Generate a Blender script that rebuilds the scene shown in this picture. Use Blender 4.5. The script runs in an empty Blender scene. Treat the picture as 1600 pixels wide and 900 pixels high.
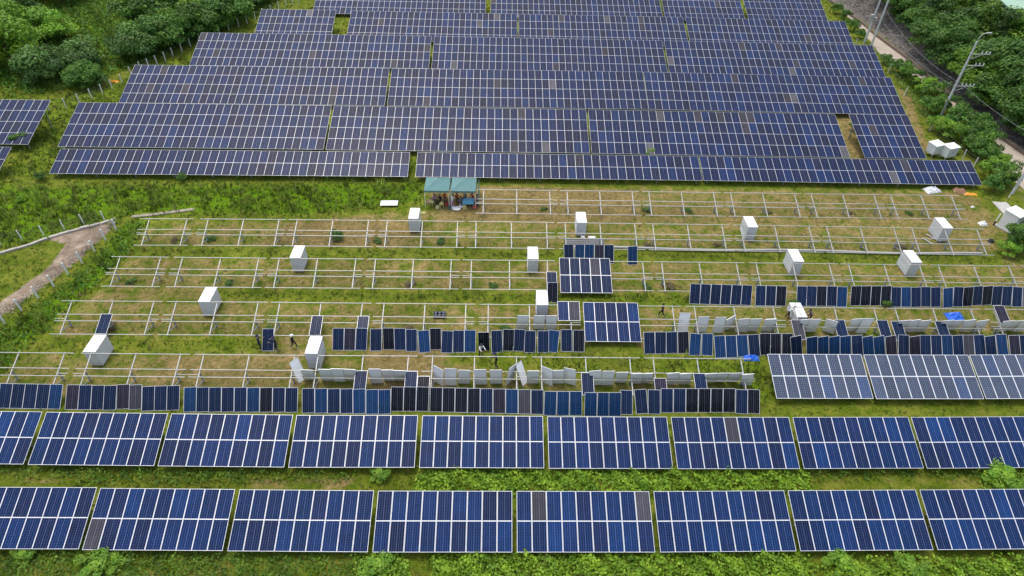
import bpy, math, random
import numpy as np
from mathutils import Vector, Matrix
from math import sin, cos, radians as R, pi
random.seed(7)
rng = np.random.default_rng(7)
scene = bpy.context.scene
C = scene.collection

# ------------------------------------------------------------------ camera (solved from the photograph's panel grids)
F, TH, RO, YA, H = 1013.66, R(40.954), R(1.5811), R(1.7683), 42.07

def ray(px, py):
    a, b = (px - 800) / F, (py - 450) / F
    c, s = cos(RO), sin(RO)
    a, b = a * c + b * s, -a * s + b * c
    y = cos(TH) - b * sin(TH); z = -sin(TH) - b * cos(TH)
    c, s = cos(YA), sin(YA)
    return Vector((a * c + y * s, -a * s + y * c, z))

def at(px, py, z=0.0):
    d = ray(px, py)
    t = (z - H) / d.z
    return Vector((d.x * t, d.y * t, z))

CAM = Vector((0, 0, H))
_c, _s = cos(YA), sin(YA)
RIGHT = Vector((_c, -_s, 0))
FWD = Vector((cos(TH) * _s, cos(TH) * _c, -sin(TH)))
UP = Vector((sin(TH) * _s, sin(TH) * _c, cos(TH)))
cr, sr = cos(RO), sin(RO)
R2 = RIGHT * cr - UP * sr
U2 = UP * cr + RIGHT * sr
# ray(): image +a,+b (down) rotated by RO
# direction for image offset (a,b): a*(R cos - ... ) ; build from the two unit offsets
ex = ray(800 + F, 450) - ray(800, 450)
ey = ray(800, 450 - F) - ray(800, 450)
ex.normalize(); ey.normalize()
cd = bpy.data.cameras.new('camera')
cam = bpy.data.objects.new('camera', cd); C.objects.link(cam)
cam.matrix_world = Matrix((
    (ex.x, ey.x, -FWD.x, 0), (ex.y, ey.y, -FWD.y, 0), (ex.z, ey.z, -FWD.z, H), (0, 0, 0, 1)))
cd.sensor_fit = 'HORIZONTAL'; cd.sensor_width = 36; cd.lens = 36 * F / 1600
cd.clip_start = 0.5; cd.clip_end = 6000
scene.camera = cam

# ------------------------------------------------------------------ helpers
def link(o, parent=None):
    C.objects.link(o)
    if parent is not None: o.parent = parent
    return o

def tag(o, label=None, cat=None, group=None, kind=None):
    if label: o['label'] = label
    if cat: o['category'] = cat
    if group: o['group'] = group
    if kind: o['kind'] = kind
    return o

def empty(name, loc, rz=0.0):
    o = bpy.data.objects.new(name, None); o.empty_display_size = 0.3
    o.location = loc; o.rotation_euler = (0, 0, rz)
    return link(o)

class MB:
    """collects simple shapes into one mesh"""
    def __init__(s): s.v = []; s.f = []; s.m = []
    def poly(s, vs, fs, m=0):
        n = len(s.v); s.v += [tuple(v) for v in vs]
        s.f += [tuple(i + n for i in f) for f in fs]; s.m += [m] * len(fs)
    def hexa(s, p, m=0):
        s.poly(p, [(3, 2, 1, 0), (4, 5, 6, 7), (0, 1, 5, 4), (1, 2, 6, 5), (2, 3, 7, 6), (3, 0, 4, 7)], m)
    def box(s, x0, x1, y0, y1, z0, z1, m=0):
        s.hexa([(x0, y0, z0), (x1, y0, z0), (x1, y1, z0), (x0, y1, z0), (x0, y0, z1), (x1, y0, z1), (x1, y1, z1), (x0, y1, z1)], m)
    def bar(s, a, b, w, h, m=0, up=(0, 0, 1)):
        a, b = Vector(a), Vector(b); d = (b - a).normalized(); u = Vector(up)
        if abs(d.dot(u)) > .98: u = Vector((0, 1, 0))
        r = d.cross(u).normalized() * (w / 2); u = r.cross(d).normalized() * (h / 2)
        s.hexa([a - r - u, a + r - u, a + r + u, a - r + u, b - r - u, b + r - u, b + r + u, b - r + u], m)
    def tube(s, pts, rad, n=8, m=0, cap=True):
        pts = [Vector(p) for p in pts]
        if not hasattr(rad, '__len__'): rad = [rad] * len(pts)
        base = len(s.v); prev = None
        for i, p in enumerate(pts):
            d = (pts[min(i + 1, len(pts) - 1)] - pts[max(i - 1, 0)]).normalized()
            if prev is None:
                u = Vector((0, 0, 1)) if abs(d.z) < .9 else Vector((1, 0, 0))
            else: u = prev
            r = d.cross(u).normalized(); u = r.cross(d).normalized(); prev = u
            for k in range(n):
                a = 2 * pi * k / n
                s.v.append(tuple(p + (r * cos(a) + u * sin(a)) * rad[i]))
        for i in range(len(pts) - 1):
            for k in range(n):
                k2 = (k + 1) % n
                s.f.append((base + i * n + k, base + i * n + k2, base + (i + 1) * n + k2, base + (i + 1) * n + k)); s.m.append(m)
        if cap:
            s.f.append(tuple(base + k for k in reversed(range(n)))); s.m.append(m)
            s.f.append(tuple(base + (len(pts) - 1) * n + k for k in range(n))); s.m.append(m)
    def ball(s, c, r, m=0, seg=10, rings=6, sz=1.0):
        c = Vector(c); base = len(s.v)
        for i in range(1, rings):
            t = pi * i / rings
            for k in range(seg):
                a = 2 * pi * k / seg
                s.v.append((c.x + r * sin(t) * cos(a), c.y + r * sin(t) * sin(a), c.z + r * sz * cos(t)))
        top = len(s.v); s.v.append((c.x, c.y, c.z + r * sz)); s.v.append((c.x, c.y, c.z - r * sz))
        for i in range(rings - 2):
            for k in range(seg):
                k2 = (k + 1) % seg
                s.f.append((base + i * seg + k, base + (i + 1) * seg + k, base + (i + 1) * seg + k2, base + i * seg + k2)); s.m.append(m)
        for k in range(seg):
            k2 = (k + 1) % seg
            s.f.append((top, base + k, base + k2)); s.m.append(m)
            s.f.append((top + 1, base + (rings - 2) * seg + k2, base + (rings - 2) * seg + k)); s.m.append(m)
    def mesh(s, name, mats):
        me = bpy.data.meshes.new(name); me.from_pydata(s.v, [], s.f)
        for mt in (mats if isinstance(mats, (list, tuple)) else [mats]): me.materials.append(mt)
        if any(s.m): me.polygons.foreach_set('material_index', s.m)
        me.update(); return me
    def build(s, name, mats, parent=None, loc=None):
        o = bpy.data.objects.new(name, s.mesh(name, mats))
        if loc is not None: o.location = loc
        return link(o, parent)

def inst(name, me, parent=None, mat=None):
    o = bpy.data.objects.new(name, me); link(o, parent)
    if mat is not None: o.matrix_local = mat
    return o

WORDS = 'zeroth first second third fourth fifth sixth seventh eighth ninth tenth eleventh twelfth'.split()
def nth(n):
    if n < len(WORDS): return WORDS[n]
    return '%d%s' % (n, 'th' if 10 < n % 100 < 14 else {1: 'st', 2: 'nd', 3: 'rd'}.get(n % 10, 'th'))

# ------------------------------------------------------------------ materials
def mat(name, col=(.5, .5, .5), rough=.6, metal=0.0, spec=.5, noise=0.0, nscale=8.0, bump=0.0):
    m = bpy.data.materials.new(name); m.use_nodes = True
    nt = m.node_tree; b = nt.nodes['Principled BSDF']
    b.inputs['Base Color'].default_value = (*col, 1); b.inputs['Roughness'].default_value = rough
    b.inputs['Metallic'].default_value = metal; b.inputs['Specular IOR Level'].default_value = spec
    if noise or bump:
        tc = nt.nodes.new('ShaderNodeTexCoord'); n = nt.nodes.new('ShaderNodeTexNoise')
        n.inputs['Scale'].default_value = nscale; n.inputs['Detail'].default_value = 6
        nt.links.new(tc.outputs['Object'], n.inputs['Vector'])
        if noise:
            mx = nt.nodes.new('ShaderNodeMix'); mx.data_type = 'RGBA'
            mx.inputs[6].default_value = (*[c * (1 - noise) for c in col], 1)
            mx.inputs[7].default_value = (*[min(1, c * (1 + noise)) for c in col], 1)
            nt.links.new(n.outputs['Fac'], mx.inputs[0]); nt.links.new(mx.outputs[2], b.inputs['Base Color'])
        if bump:
            bp = nt.nodes.new('ShaderNodeBump'); bp.inputs['Strength'].default_value = bump
            nt.links.new(n.outputs['Fac'], bp.inputs['Height']); nt.links.new(bp.outputs['Normal'], b.inputs['Normal'])
    return m

def N(nt, typ, **kw):
    n = nt.nodes.new(typ)
    for k, v in kw.items(): setattr(n, k, v)
    return n

def math_node(nt, op, a, b=None, c=None):
    n = nt.nodes.new('ShaderNodeMath'); n.operation = op
    for i, v in enumerate((a, b, c)):
        if v is None: continue
        if isinstance(v, (int, float)): n.inputs[i].default_value = v
        else: nt.links.new(v, n.inputs[i])
    return n.outputs[0]

def glass_mat(name, gap, cgap, vgap, line):
    """solar glass: cell grid from the panel's UV, cell colour from the object (or the merged mesh's attribute)"""
    m = bpy.data.materials.new(name); m.use_nodes = True
    nt = m.node_tree; b = nt.nodes['Principled BSDF']; L = nt.links.new
    uv = N(nt, 'ShaderNodeUVMap'); sp = N(nt, 'ShaderNodeSeparateXYZ'); L(uv.outputs[0], sp.inputs[0])
    u, v = sp.outputs[0], sp.outputs[1]
    fu = math_node(nt, 'FRACT', math_node(nt, 'MULTIPLY', u, 6.0))
    du = math_node(nt, 'ABSOLUTE', math_node(nt, 'SUBTRACT', fu, .5))
    lu = math_node(nt, 'GREATER_THAN', du, .5 - gap)
    fv = math_node(nt, 'FRACT', math_node(nt, 'MULTIPLY', v, 12.0))
    dv = math_node(nt, 'ABSOLUTE', math_node(nt, 'SUBTRACT', fv, .5))
    lv = math_node(nt, 'GREATER_THAN', dv, .5 - vgap)
    cu = math_node(nt, 'LESS_THAN', math_node(nt, 'ABSOLUTE', math_node(nt, 'SUBTRACT', u, .5)), cgap)
    ln = math_node(nt, 'MAXIMUM', math_node(nt, 'MAXIMUM', math_node(nt, 'MULTIPLY', lu, .8), math_node(nt, 'MULTIPLY', lv, .55)), cu)
    oi = N(nt, 'ShaderNodeObjectInfo'); at_ = N(nt, 'ShaderNodeAttribute', attribute_name='tint')
    add = N(nt, 'ShaderNodeMix', data_type='RGBA', blend_type='ADD'); add.inputs[0].default_value = 1
    L(oi.outputs['Color'], add.inputs[6]); L(at_.outputs['Color'], add.inputs[7])
    # polycrystalline cells differ a little from one another, dust lies unevenly
    tc = N(nt, 'ShaderNodeTexCoord')
    geo = N(nt, 'ShaderNodeNewGeometry')
    wn = N(nt, 'ShaderNodeTexNoise'); wn.inputs['Scale'].default_value = .9; wn.inputs['Detail'].default_value = 4
    L(geo.outputs['Position'], wn.inputs['Vector'])
    cell = N(nt, 'ShaderNodeTexVoronoi'); cell.inputs['Scale'].default_value = 9
    L(geo.outputs['Position'], cell.inputs['Vector'])
    k1 = math_node(nt, 'MULTIPLY_ADD', wn.outputs['Fac'], .9, .55)
    k2 = math_node(nt, 'MULTIPLY_ADD', cell.outputs['Color'], .35, .83)
    kk = math_node(nt, 'MULTIPLY', k1, k2)
    hs = N(nt, 'ShaderNodeHueSaturation'); L(add.outputs[2], hs.inputs['Color']); L(kk, hs.inputs['Value'])
    lc = N(nt, 'ShaderNodeMix', data_type='RGBA', blend_type='ADD'); lc.inputs[0].default_value = 1; lc.inputs[7].default_value = (*line, 1)
    sc_ = N(nt, 'ShaderNodeMix', data_type='RGBA', blend_type='MULTIPLY'); sc_.inputs[0].default_value = 1; sc_.inputs[7].default_value = (1.6, 1.6, 1.6, 1); L(add.outputs[2], sc_.inputs[6]); L(sc_.outputs[2], lc.inputs[6])
    mx = N(nt, 'ShaderNodeMix', data_type='RGBA'); L(lc.outputs[2], mx.inputs[7])
    L(ln, mx.inputs[0]); L(hs.outputs[0], mx.inputs[6])
    L(mx.outputs[2], b.inputs['Base Color'])
    rr = math_node(nt, 'MULTIPLY_ADD', wn.outputs['Fac'], .06, .06); L(rr, b.inputs['Roughness'])
    b.inputs['Specular IOR Level'].default_value = .13
    return m

M = {}
M['glass'] = glass_mat('solar_glass', .032, .010, .015, (.125, .15, .21))
M['glass_grid'] = glass_mat('solar_glass_grid', .085, .016, .085, (.12, .135, .16))
M['frame'] = mat('panel_frame', (.68, .69, .71), .42, .25)
M['back'] = mat('white_backsheet', (.86, .87, .88), .5, noise=.04, nscale=3)
M['steel'] = mat('galvanised_steel', (.43, .43, .41), .55, .3, noise=.12, nscale=5)
M['steel_dark'] = mat('galvanised_post', (.30, .34, .36), .55, .3, noise=.2, nscale=6)
M['white'] = mat('white_paint', (.78, .78, .76), .6, noise=.08, nscale=4)
M['concrete'] = mat('concrete', (.42, .40, .36), .85, noise=.25, nscale=3, bump=.2)
M['pole'] = mat('pole_concrete', (.55, .56, .56), .8, noise=.12, nscale=2)
M['dark'] = mat('dark_metal', (.03, .03, .035), .5)
M['wire'] = mat('cable', (.20, .20, .20), .5)
M['teal'] = mat('teal_canvas', (.11, .23, .225), .75, noise=.12, nscale=2)
M['blue_tarp'] = mat('blue_tarp', (.02, .13, .62), .45, noise=.25, nscale=4)
M['lblue'] = mat('light_blue_plastic', (.16, .50, .75), .5)
M['yellow'] = mat('pale_yellow_plastic', (.68, .62, .28), .5)
M['orange'] = mat('orange_plastic', (.75, .33, .02), .5)
M['brown'] = mat('brown_cardboard', (.30, .17, .10), .8, noise=.2)
M['grey_sheet'] = mat('grey_sheet', (.17, .17, .17), .6, noise=.2, nscale=2)
M['roof_green'] = mat('pale_green_roof', (.30, .45, .33), .6, noise=.1, nscale=1)
M['wall_navy'] = mat('navy_cladding', (.07, .10, .15), .6, noise=.1, nscale=2)
M['bark'] = mat('bark', (.10, .075, .05), .9, noise=.3, nscale=4, bump=.5)
M['pink'] = mat('pink_plastic', (.62, .34, .42), .6)

def foliage_mat(name, trans=.25):
    m = bpy.data.materials.new(name); m.use_nodes = True
    nt = m.node_tree; b = nt.nodes['Principled BSDF']; L = nt.links.new
    a = N(nt, 'ShaderNodeAttribute', attribute_name='Col'); oi = N(nt, 'ShaderNodeObjectInfo')
    mx = N(nt, 'ShaderNodeMix', data_type='RGBA', blend_type='MULTIPLY'); mx.inputs[0].default_value = 1
    L(a.outputs['Color'], mx.inputs[6]); L(oi.outputs['Color'], mx.inputs[7])
    L(mx.outputs[2], b.inputs['Base Color']); b.inputs['Roughness'].default_value = .55
    b.inputs['Specular IOR Level'].default_value = .25
    if trans:
        t = N(nt, 'ShaderNodeBsdfTranslucent'); L(mx.outputs[2], t.inputs['Color'])
        ms = N(nt, 'ShaderNodeMixShader'); ms.inputs[0].default_value = trans
        L(b.outputs[0], ms.inputs[1]); L(t.outputs[0], ms.inputs[2])
        L(ms.outputs[0], nt.nodes['Material Output'].inputs['Surface'])
    return m
M['leaf'] = foliage_mat('foliage')
M['grassblade'] = foliage_mat('grass_blades', .2)

# ------------------------------------------------------------------ ground
kerb_px = [(1283, -14), (1293, 0), (1350, 40), (1369, 57), (1415, 91), (1461.5, 131), (1482.6, 150), (1523, 188), (1597, 240), (1660, 288)]
road_px = [(1290, -10), (1301, 4), (1343, 42), (1369, 78), (1398, 99), (1440, 129), (1466, 148), (1491, 175), (1537, 207), (1570, 257), (1587, 283), (1640, 335)]
kerb_w = [at(*p) for p in kerb_px]; road_w = [at(*p) for p in road_px]
fence3_px = [(78, 174), (104, 169), (125, 161.7), (144, 154), (161, 146.7), (175.7, 139.3), (191.7, 130.7), (206, 119), (220, 111), (233, 105.5), (246, 100), (259, 95), (271, 88), (285, 81.5), (298, 73), (313, 66), (328, 60), (343, 53), (358, 47), (373.4, 41.6), (386.6, 37), (399.7, 31), (412, 26), (424, 20), (436, 15), (447.5, 11), (458, 8), (467, 5), (478, 0)]
fence3_w = [at(*p) for p in fence3_px]

def side_dist(poly, X, Y):
    """distance to a polyline, signed: + on the right of its direction"""
    best = np.full(X.shape, 1e9); sgn = np.ones(X.shape)
    for i in range(len(poly) - 1):
        a, b = poly[i], poly[i + 1]
        dx, dy = b[0] - a[0], b[1] - a[1]; l2 = dx * dx + dy * dy
        t = ((X - a[0]) * dx + (Y - a[1]) * dy) / l2
        lo = -1e3 if i == 0 else 0; hi = 1e3 if i == len(poly) - 2 else 1
        t = np.clip(t, lo, hi)
        d = np.hypot(X - a[0] - t * dx, Y - a[1] - t * dy)
        cr_ = dx * (Y - a[1]) - dy * (X - a[0])
        k = d < best; best = np.where(k, d, best); sgn = np.where(k, np.where(cr_ < 0, 1, -1), sgn)
    return best * sgn

def smooth(a, b, x):
    t = np.clip((x - a) / (b - a), 0, 1); return t * t * (3 - 2 * t)

kerb_rev = list(reversed(kerb_w))     # near -> far, so the bank lies on its right
def height(X, Y):
    X = np.asarray(X, float); Y = np.asarray(Y, float)
    d = side_dist(kerb_rev, X, Y)
    h = 2.6 * smooth(.6, 6.5, d) * (.85 + .15 * np.sin(X * .35 + Y * .2)) * (d < 200)
    dl = -side_dist(fence3_w, X, Y)
    h = h + 1.6 * smooth(5, 30, dl) * (Y > 60)
    return h

def ground(px, py, dz=0.0):
    z = 0.0
    for _ in range(6):
        p = at(px, py, z); z = float(height(p.x, p.y)) + dz
    return at(px, py, z)

def in_poly(pts, X, Y, soft):
    ins = np.zeros(X.shape, bool); d = np.full(X.shape, 1e9); n = len(pts)
    for i in range(n):
        a, b = pts[i], pts[(i + 1) % n]
        c1 = (a[1] > Y) != (b[1] > Y)
        with np.errstate(divide='ignore', invalid='ignore'):
            xi = (b[0] - a[0]) * (Y - a[1]) / (b[1] - a[1]) + a[0]
        ins ^= c1 & (X < xi)
        dx, dy = b[0] - a[0], b[1] - a[1]; t = np.clip(((X - a[0]) * dx + (Y - a[1]) * dy) / (dx * dx + dy * dy + 1e-9), 0, 1)
        d = np.minimum(d, np.hypot(X - a[0] - t * dx, Y - a[1] - t * dy))
    return smooth(-soft, soft, np.where(ins, d, -d))

def W(px): return [at(*p)[:2] for p in px]

# cover map of the land: dry (straw and earth), lush (fresh tall grass), dirt (bare path)
REG = [  # channel, value, softness in metres, outline
    ('dry', .62, 2.0, [(205, 345), (700, 318), (745, 292), (1500, 296), (1570, 340), (1640, 430), (1640, 560), (1190, 640), (-60, 640), (-60, 600), (90, 475), (180, 395)]),
    ('dry', .85, 1.2, [(655, 300), (760, 288), (1000, 296), (1000, 345), (700, 345)]),
    ('dry', .68, 1.5, [(990, 292), (1520, 300), (1560, 345), (1560, 400), (1400, 385), (1000, 345)]),
    ('dry', .85, 1.2, [(440, 345), (640, 345), (640, 385), (430, 382)]),
    ('dry', .8, 1.0, [(590, 540), (700, 540), (700, 620), (560, 620)]),
    ('dry', .75, 1.2, [(250, 550), (470, 550), (470, 600), (240, 600)]),
    ('dry', .75, 1.0, [(-20, 745), (130, 742), (120, 762), (-20, 762)]),
    ('dry', .8, .8, [(370, 745), (660, 742), (640, 770), (360, 768)]),
    ('dry', .5, 1.0, [(-40, 868), (560, 870), (560, 930), (-40, 930)]),
    ('dry', .55, 1.0, [(1250, 742), (1540, 742), (1540, 768), (1250, 768)]),
    ('dry', .8, .8, [(1300, 175), (1345, 178), (1360, 250), (1325, 250)]),
    ('dry', .8, .8, [(1395, 130), (1425, 150), (1460, 240), (1440, 240), (1415, 180)]),
    ('dry', .5, 1.0, [(105, 143), (205, 108), (210, 118), (150, 150), (70, 178)]),
    ('lush', .95, 1.5, [(-60, 285), (80, 290), (660, 283), (664, 318), (470, 340), (215, 337), (100, 370), (-60, 400)]),
    ('lush', 1.0, 1.0, [(188, 350), (235, 340), (200, 400), (160, 440), (100, 490), (30, 560), (-60, 640), (-60, 540), (70, 470), (150, 400)]),
    ('lush', .75, 1.0, [(215, 388), (1560, 400), (1560, 410), (215, 398)]),
    ('lush', .9, .8, [(330, 455), (1080, 462), (1080, 474), (330, 466)]),
    ('lush', .6, 1.0, [(700, 535), (1190, 560), (1190, 590), (880, 585), (700, 560)]),
    ('lush', .6, 1.0, [(0, 535), (420, 530), (420, 548), (0, 548)]),
    ('lush', .8, 1.0, [(1000, 560), (1200, 560), (1220, 640), (1180, 640), (1150, 600)]),
    ('lush', .6, .8, [(120, 742), (380, 742), (380, 762), (120, 762)]),
    ('lush', .6, .8, [(560, 742), (1260, 742), (1260, 770), (560, 770)]),
    ('lush', .7, 1.0, [(650, 868), (1700, 868), (1700, 940), (650, 940)]),
    ('lush', .95, 2.0, [(-200, 100), (60, 150), (120, 140), (230, 90), (420, 20), (440, -20), (-200, -20)]),
    ('lush', .75, 1.5, [(60, 160), (200, 120), (300, 80), (310, 110), (110, 240), (70, 280), (0, 280), (30, 230)]),
    ('dirt', 1.0, .5, [(172, 347), (178, 357), (128, 405), (80, 442), (0, 498), (-80, 555), (-80, 515), (0, 470), (75, 415), (95, 385), (70, 372), (130, 355)]),
    ('dirt', .6, .7, [(70, 366), (175, 345), (100, 378), (0, 404), (-60, 420), (-60, 410), (0, 396)]),
    ('dirt', .8, .6, [(203, 336), (305, 325), (306, 331), (212, 344)]),
    ('dirt', .7, .6, [(1335, 62), (1370, 66), (1385, 82), (1350, 74)]),
    ('dirt', .7, .8, [(1575, 275), (1640, 250), (1660, 330), (1590, 330)]),
    ('dirt', .5, .7, [(150, 140), (182, 122), (190, 133), (160, 150)]),
]
_cache = {}
def cover(X, Y):
    dry = np.zeros(X.shape); lush = np.full(X.shape, .35); dirt = np.zeros(X.shape)
    for ch, val, soft, px in REG:
        w = in_poly(W(px), X, Y, soft)
        if ch == 'dry': dry = dry * (1 - w) + val * w; lush = lush * (1 - .8 * w)
        elif ch == 'lush': lush = lush * (1 - w) + val * w; dry = dry * (1 - .85 * w)
        else: dirt = np.maximum(dirt, val * w)
    d = side_dist(kerb_rev, X, Y)
    bank = smooth(.2, 1.2, d) * (1 - smooth(6.5, 9, d))
    return dry, lush, dirt, bank

def axis(a, b, step, far):
    inner = np.arange(a, b + step, step)
    out = np.array([2, 5, 10, 20, 40, 80, 160, 320, 640, far])
    return np.concatenate([(a - out)[::-1], inner, b + step + out])
gx = axis(-105, 125, .75, 2500); gy = axis(8, 185, .75, 2500)
GX, GY = np.meshgrid(gx, gy); nx, ny = len(gx), len(gy)
GZ = height(GX, GY)
dry, lush, dirt, bank = cover(GX, GY)
me = bpy.data.meshes.new('ground')
co = np.stack([GX, GY, GZ], -1).reshape(-1, 3)
i = np.arange(nx * ny).reshape(ny, nx)
fq = np.stack([i[:-1, :-1], i[:-1, 1:], i[1:, 1:], i[1:, :-1]], -1).reshape(-1, 4)
def fast_mesh(me, co, faces, k):
    me.vertices.add(len(co)); me.vertices.foreach_set('co', np.ascontiguousarray(co, np.float32).ravel())
    me.loops.add(faces.size); me.loops.foreach_set('vertex_index', np.ascontiguousarray(faces, np.int32).ravel())
    me.polygons.add(len(faces)); me.polygons.foreach_set('loop_start', np.arange(0, faces.size, k, dtype=np.int32))
    me.update(calc_edges=True)
def set_col(me, name, col):
    a = me.color_attributes.new(name, 'FLOAT_COLOR', 'POINT')
    c4 = np.ones((len(col), 4), np.float32); c4[:, :3] = col
    a.data.foreach_set('color', c4.ravel())
fast_mesh(me, co, fq, 4)
me.polygons.foreach_set('use_smooth', np.ones(len(fq), bool))
set_col(me, 'cover', np.stack([dry, lush, dirt], -1).reshape(-1, 3))
set_col(me, 'bank', np.stack([bank, bank, bank], -1).reshape(-1, 3))

m = bpy.data.materials.new('field_soil_and_grass'); m.use_nodes = True
nt = m.node_tree; b = nt.nodes['Principled BSDF']; L = nt.links.new
geo = N(nt, 'ShaderNodeNewGeometry')
def noise(scale, detail=6, rough=.6):
    n = N(nt, 'ShaderNodeTexNoise'); n.inputs['Scale'].default_value = scale; n.inputs['Detail'].default_value = detail
    n.inputs['Roughness'].default_value = rough; L(geo.outputs['Position'], n.inputs['Vector']); return n.outputs['Fac']
def ramp(fac, stops):
    r = N(nt, 'ShaderNodeValToRGB'); el = r.color_ramp.elements
    while len(el) < len(stops): el.new(.5)
    for e, (p, c) in zip(el, stops): e.position = p; e.color = (*c, 1)
    L(fac, r.inputs[0]); return r.outputs[0]
def mixc(f, a, c):
    n = N(nt, 'ShaderNodeMix', data_type='RGBA'); L(f, n.inputs[0])
    for k, v in ((6, a), (7, c)):
        if isinstance(v, tuple): n.inputs[k].default_value = (*v, 1)
        else: L(v, n.inputs[k])
    return n.outputs[2]
def thr(f, lo, hi):
    n = N(nt, 'ShaderNodeMapRange', interpolation_type='SMOOTHSTEP'); n.inputs[1].default_value = lo; n.inputs[2].default_value = hi
    L(f, n.inputs[0]); return n.outputs[0]
ca = N(nt, 'ShaderNodeAttribute', attribute_name='cover'); sp = N(nt, 'ShaderNodeSeparateColor'); L(ca.outputs['Color'], sp.inputs[0])
ba = N(nt, 'ShaderNodeAttribute', attribute_name='bank')
n_big, n_mid, n_small, n_fine = noise(.16, 5), noise(.7, 7, .7), noise(2.6, 6, .75), noise(9, 4, .7)
grass = ramp(n_small, [(.3, (.060, .100, .014)), (.5, (.120, .175, .022)), (.72, (.20, .235, .040))])
straw = ramp(n_small, [(.28, (.115, .10, .030)), (.45, (.21, .165, .065)), (.6, (.31, .23, .115)), (.78, (.40, .29, .175))])
olive = ramp(n_fine, [(.3, (.11, .135, .022)), (.7, (.24, .24, .05))])
lushc = ramp(n_small, [(.3, (.060, .140, .012)), (.55, (.125, .235, .020)), (.75, (.20, .30, .030))])
earth = ramp(n_mid, [(.3, (.20, .155, .11)), (.55, (.34, .265, .20)), (.75, (.43, .35, .275))])
mixn = math_node(nt, 'ADD', math_node(nt, 'MULTIPLY', n_mid, .65), math_node(nt, 'MULTIPLY', n_fine, .35))
f1 = thr(math_node(nt, 'ADD', mixn, math_node(nt, 'MULTIPLY_ADD', sp.outputs[0], .60, -.36)), .42, .60)
base = mixc(f1, mixc(thr(n_mid, .4, .6), grass, olive), straw)
f2 = thr(math_node(nt, 'ADD', mixn, math_node(nt, 'MULTIPLY_ADD', sp.outputs[1], .5, -.42)), .42, .62)
base = mixc(f2, base, lushc)
f3 = thr(math_node(nt, 'ADD', mixn, math_node(nt, 'MULTIPLY_ADD', sp.outputs[2], .9, -.75)), .35, .55)
base = mixc(f3, base, earth)
bankc = ramp(n_small, [(.3, (.08, .07, .06)), (.5, (.18, .16, .145)), (.7, (.30, .27, .25))])
f4 = thr(math_node(nt, 'ADD', mixn, math_node(nt, 'MULTIPLY_ADD', ba.outputs['Fac'], .8, -.6)), .4, .55)
base = mixc(f4, base, bankc)
bv = math_node(nt, 'MULTIPLY', math_node(nt, 'MULTIPLY_ADD', n_big, 1.1, .45), math_node(nt, 'MULTIPLY_ADD', n_mid, 1.3, .35))
hv = N(nt, 'ShaderNodeHueSaturation'); L(base, hv.inputs['Color']); L(bv, hv.inputs['Value']); hv.inputs['Saturation'].default_value = 1.08
L(hv.outputs[0], b.inputs['Base Color']); b.inputs['Roughness'].default_value = .95; b.inputs['Specular IOR Level'].default_value = .1
bp = N(nt, 'ShaderNodeBump'); bp.inputs['Strength'].default_value = .9; bp.inputs['Distance'].default_value = .25
L(math_node(nt, 'ADD', n_small, math_node(nt, 'MULTIPLY', n_fine, .6)), bp.inputs['Height']); L(bp.outputs['Normal'], b.inputs['Normal'])
me.materials.append(m)
tag(link(bpy.data.objects.new('ground', me)), kind='structure')

# road, kerbs
def resample(pts, n):
    pts = [Vector(p) for p in pts]; ls = [0]
    for a, c in zip(pts, pts[1:]): ls.append(ls[-1] + (c - a).length)
    out = []
    for k in range(n):
        s_ = ls[-1] * k / (n - 1); j = 0
        while j < len(ls) - 2 and ls[j + 1] < s_: j += 1
        t = (s_ - ls[j]) / (ls[j + 1] - ls[j]); out.append(pts[j].lerp(pts[j + 1], t))
    return out
la, lb = resample(road_w, 60), resample(kerb_w, 60)
mb = MB(); vs = []
for a, c in zip(la, lb):
    j = random.uniform(-.25, .25)
    for t in (0, .33, .66, 1): vs.append(((a.x + j * (1 - t)) * (1 - t) + c.x * t, a.y * (1 - t) + c.y * t, .012 + .03 * sin(pi * t)))
mb.poly(vs, [(r * 4 + k, r * 4 + k + 1, r * 4 + k + 5, r * 4 + k + 4) for r in range(59) for k in range(3)])
M['road'] = mat('dusty_concrete_road', (.40, .34, .27), .9, noise=.28, nscale=.7, bump=.15)
tag(mb.build('road', M['road']), kind='structure')
def wall_strip(name, pts, w, h, m_, seg=1.2, jit=.02):
    tot = sum((b - a).length for a, b in zip(pts, pts[1:])); q = resample(pts, max(3, int(tot / seg)))
    mb = MB()
    for a, c in zip(q, q[1:]):
        d = (c - a); d = d - d.normalized() * .03
        z = random.uniform(-jit, jit)
        mb.bar(a + Vector((0, 0, h / 2 - .05 + z)), a + d + Vector((0, 0, h / 2 - .05 + z)), w, h + .1)
    return mb.build(name, m_)
M['kerb'] = mat('weathered_kerb', (.17, .13, .10), .9, noise=.3, nscale=2)
tag(wall_strip('kerb', kerb_w, .35, .45, M['kerb']), kind='structure')
tag(wall_strip('path_kerb', [at(*p) for p in [(-60, 414), (0, 397), (40, 386), (72, 374), (85, 370), (120, 360), (150, 353), (172, 346)]], .3, .24, mat('pale_kerb', (.40, .37, .32), .9, noise=.5, nscale=1.2), .9, .05), kind='structure')

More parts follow.
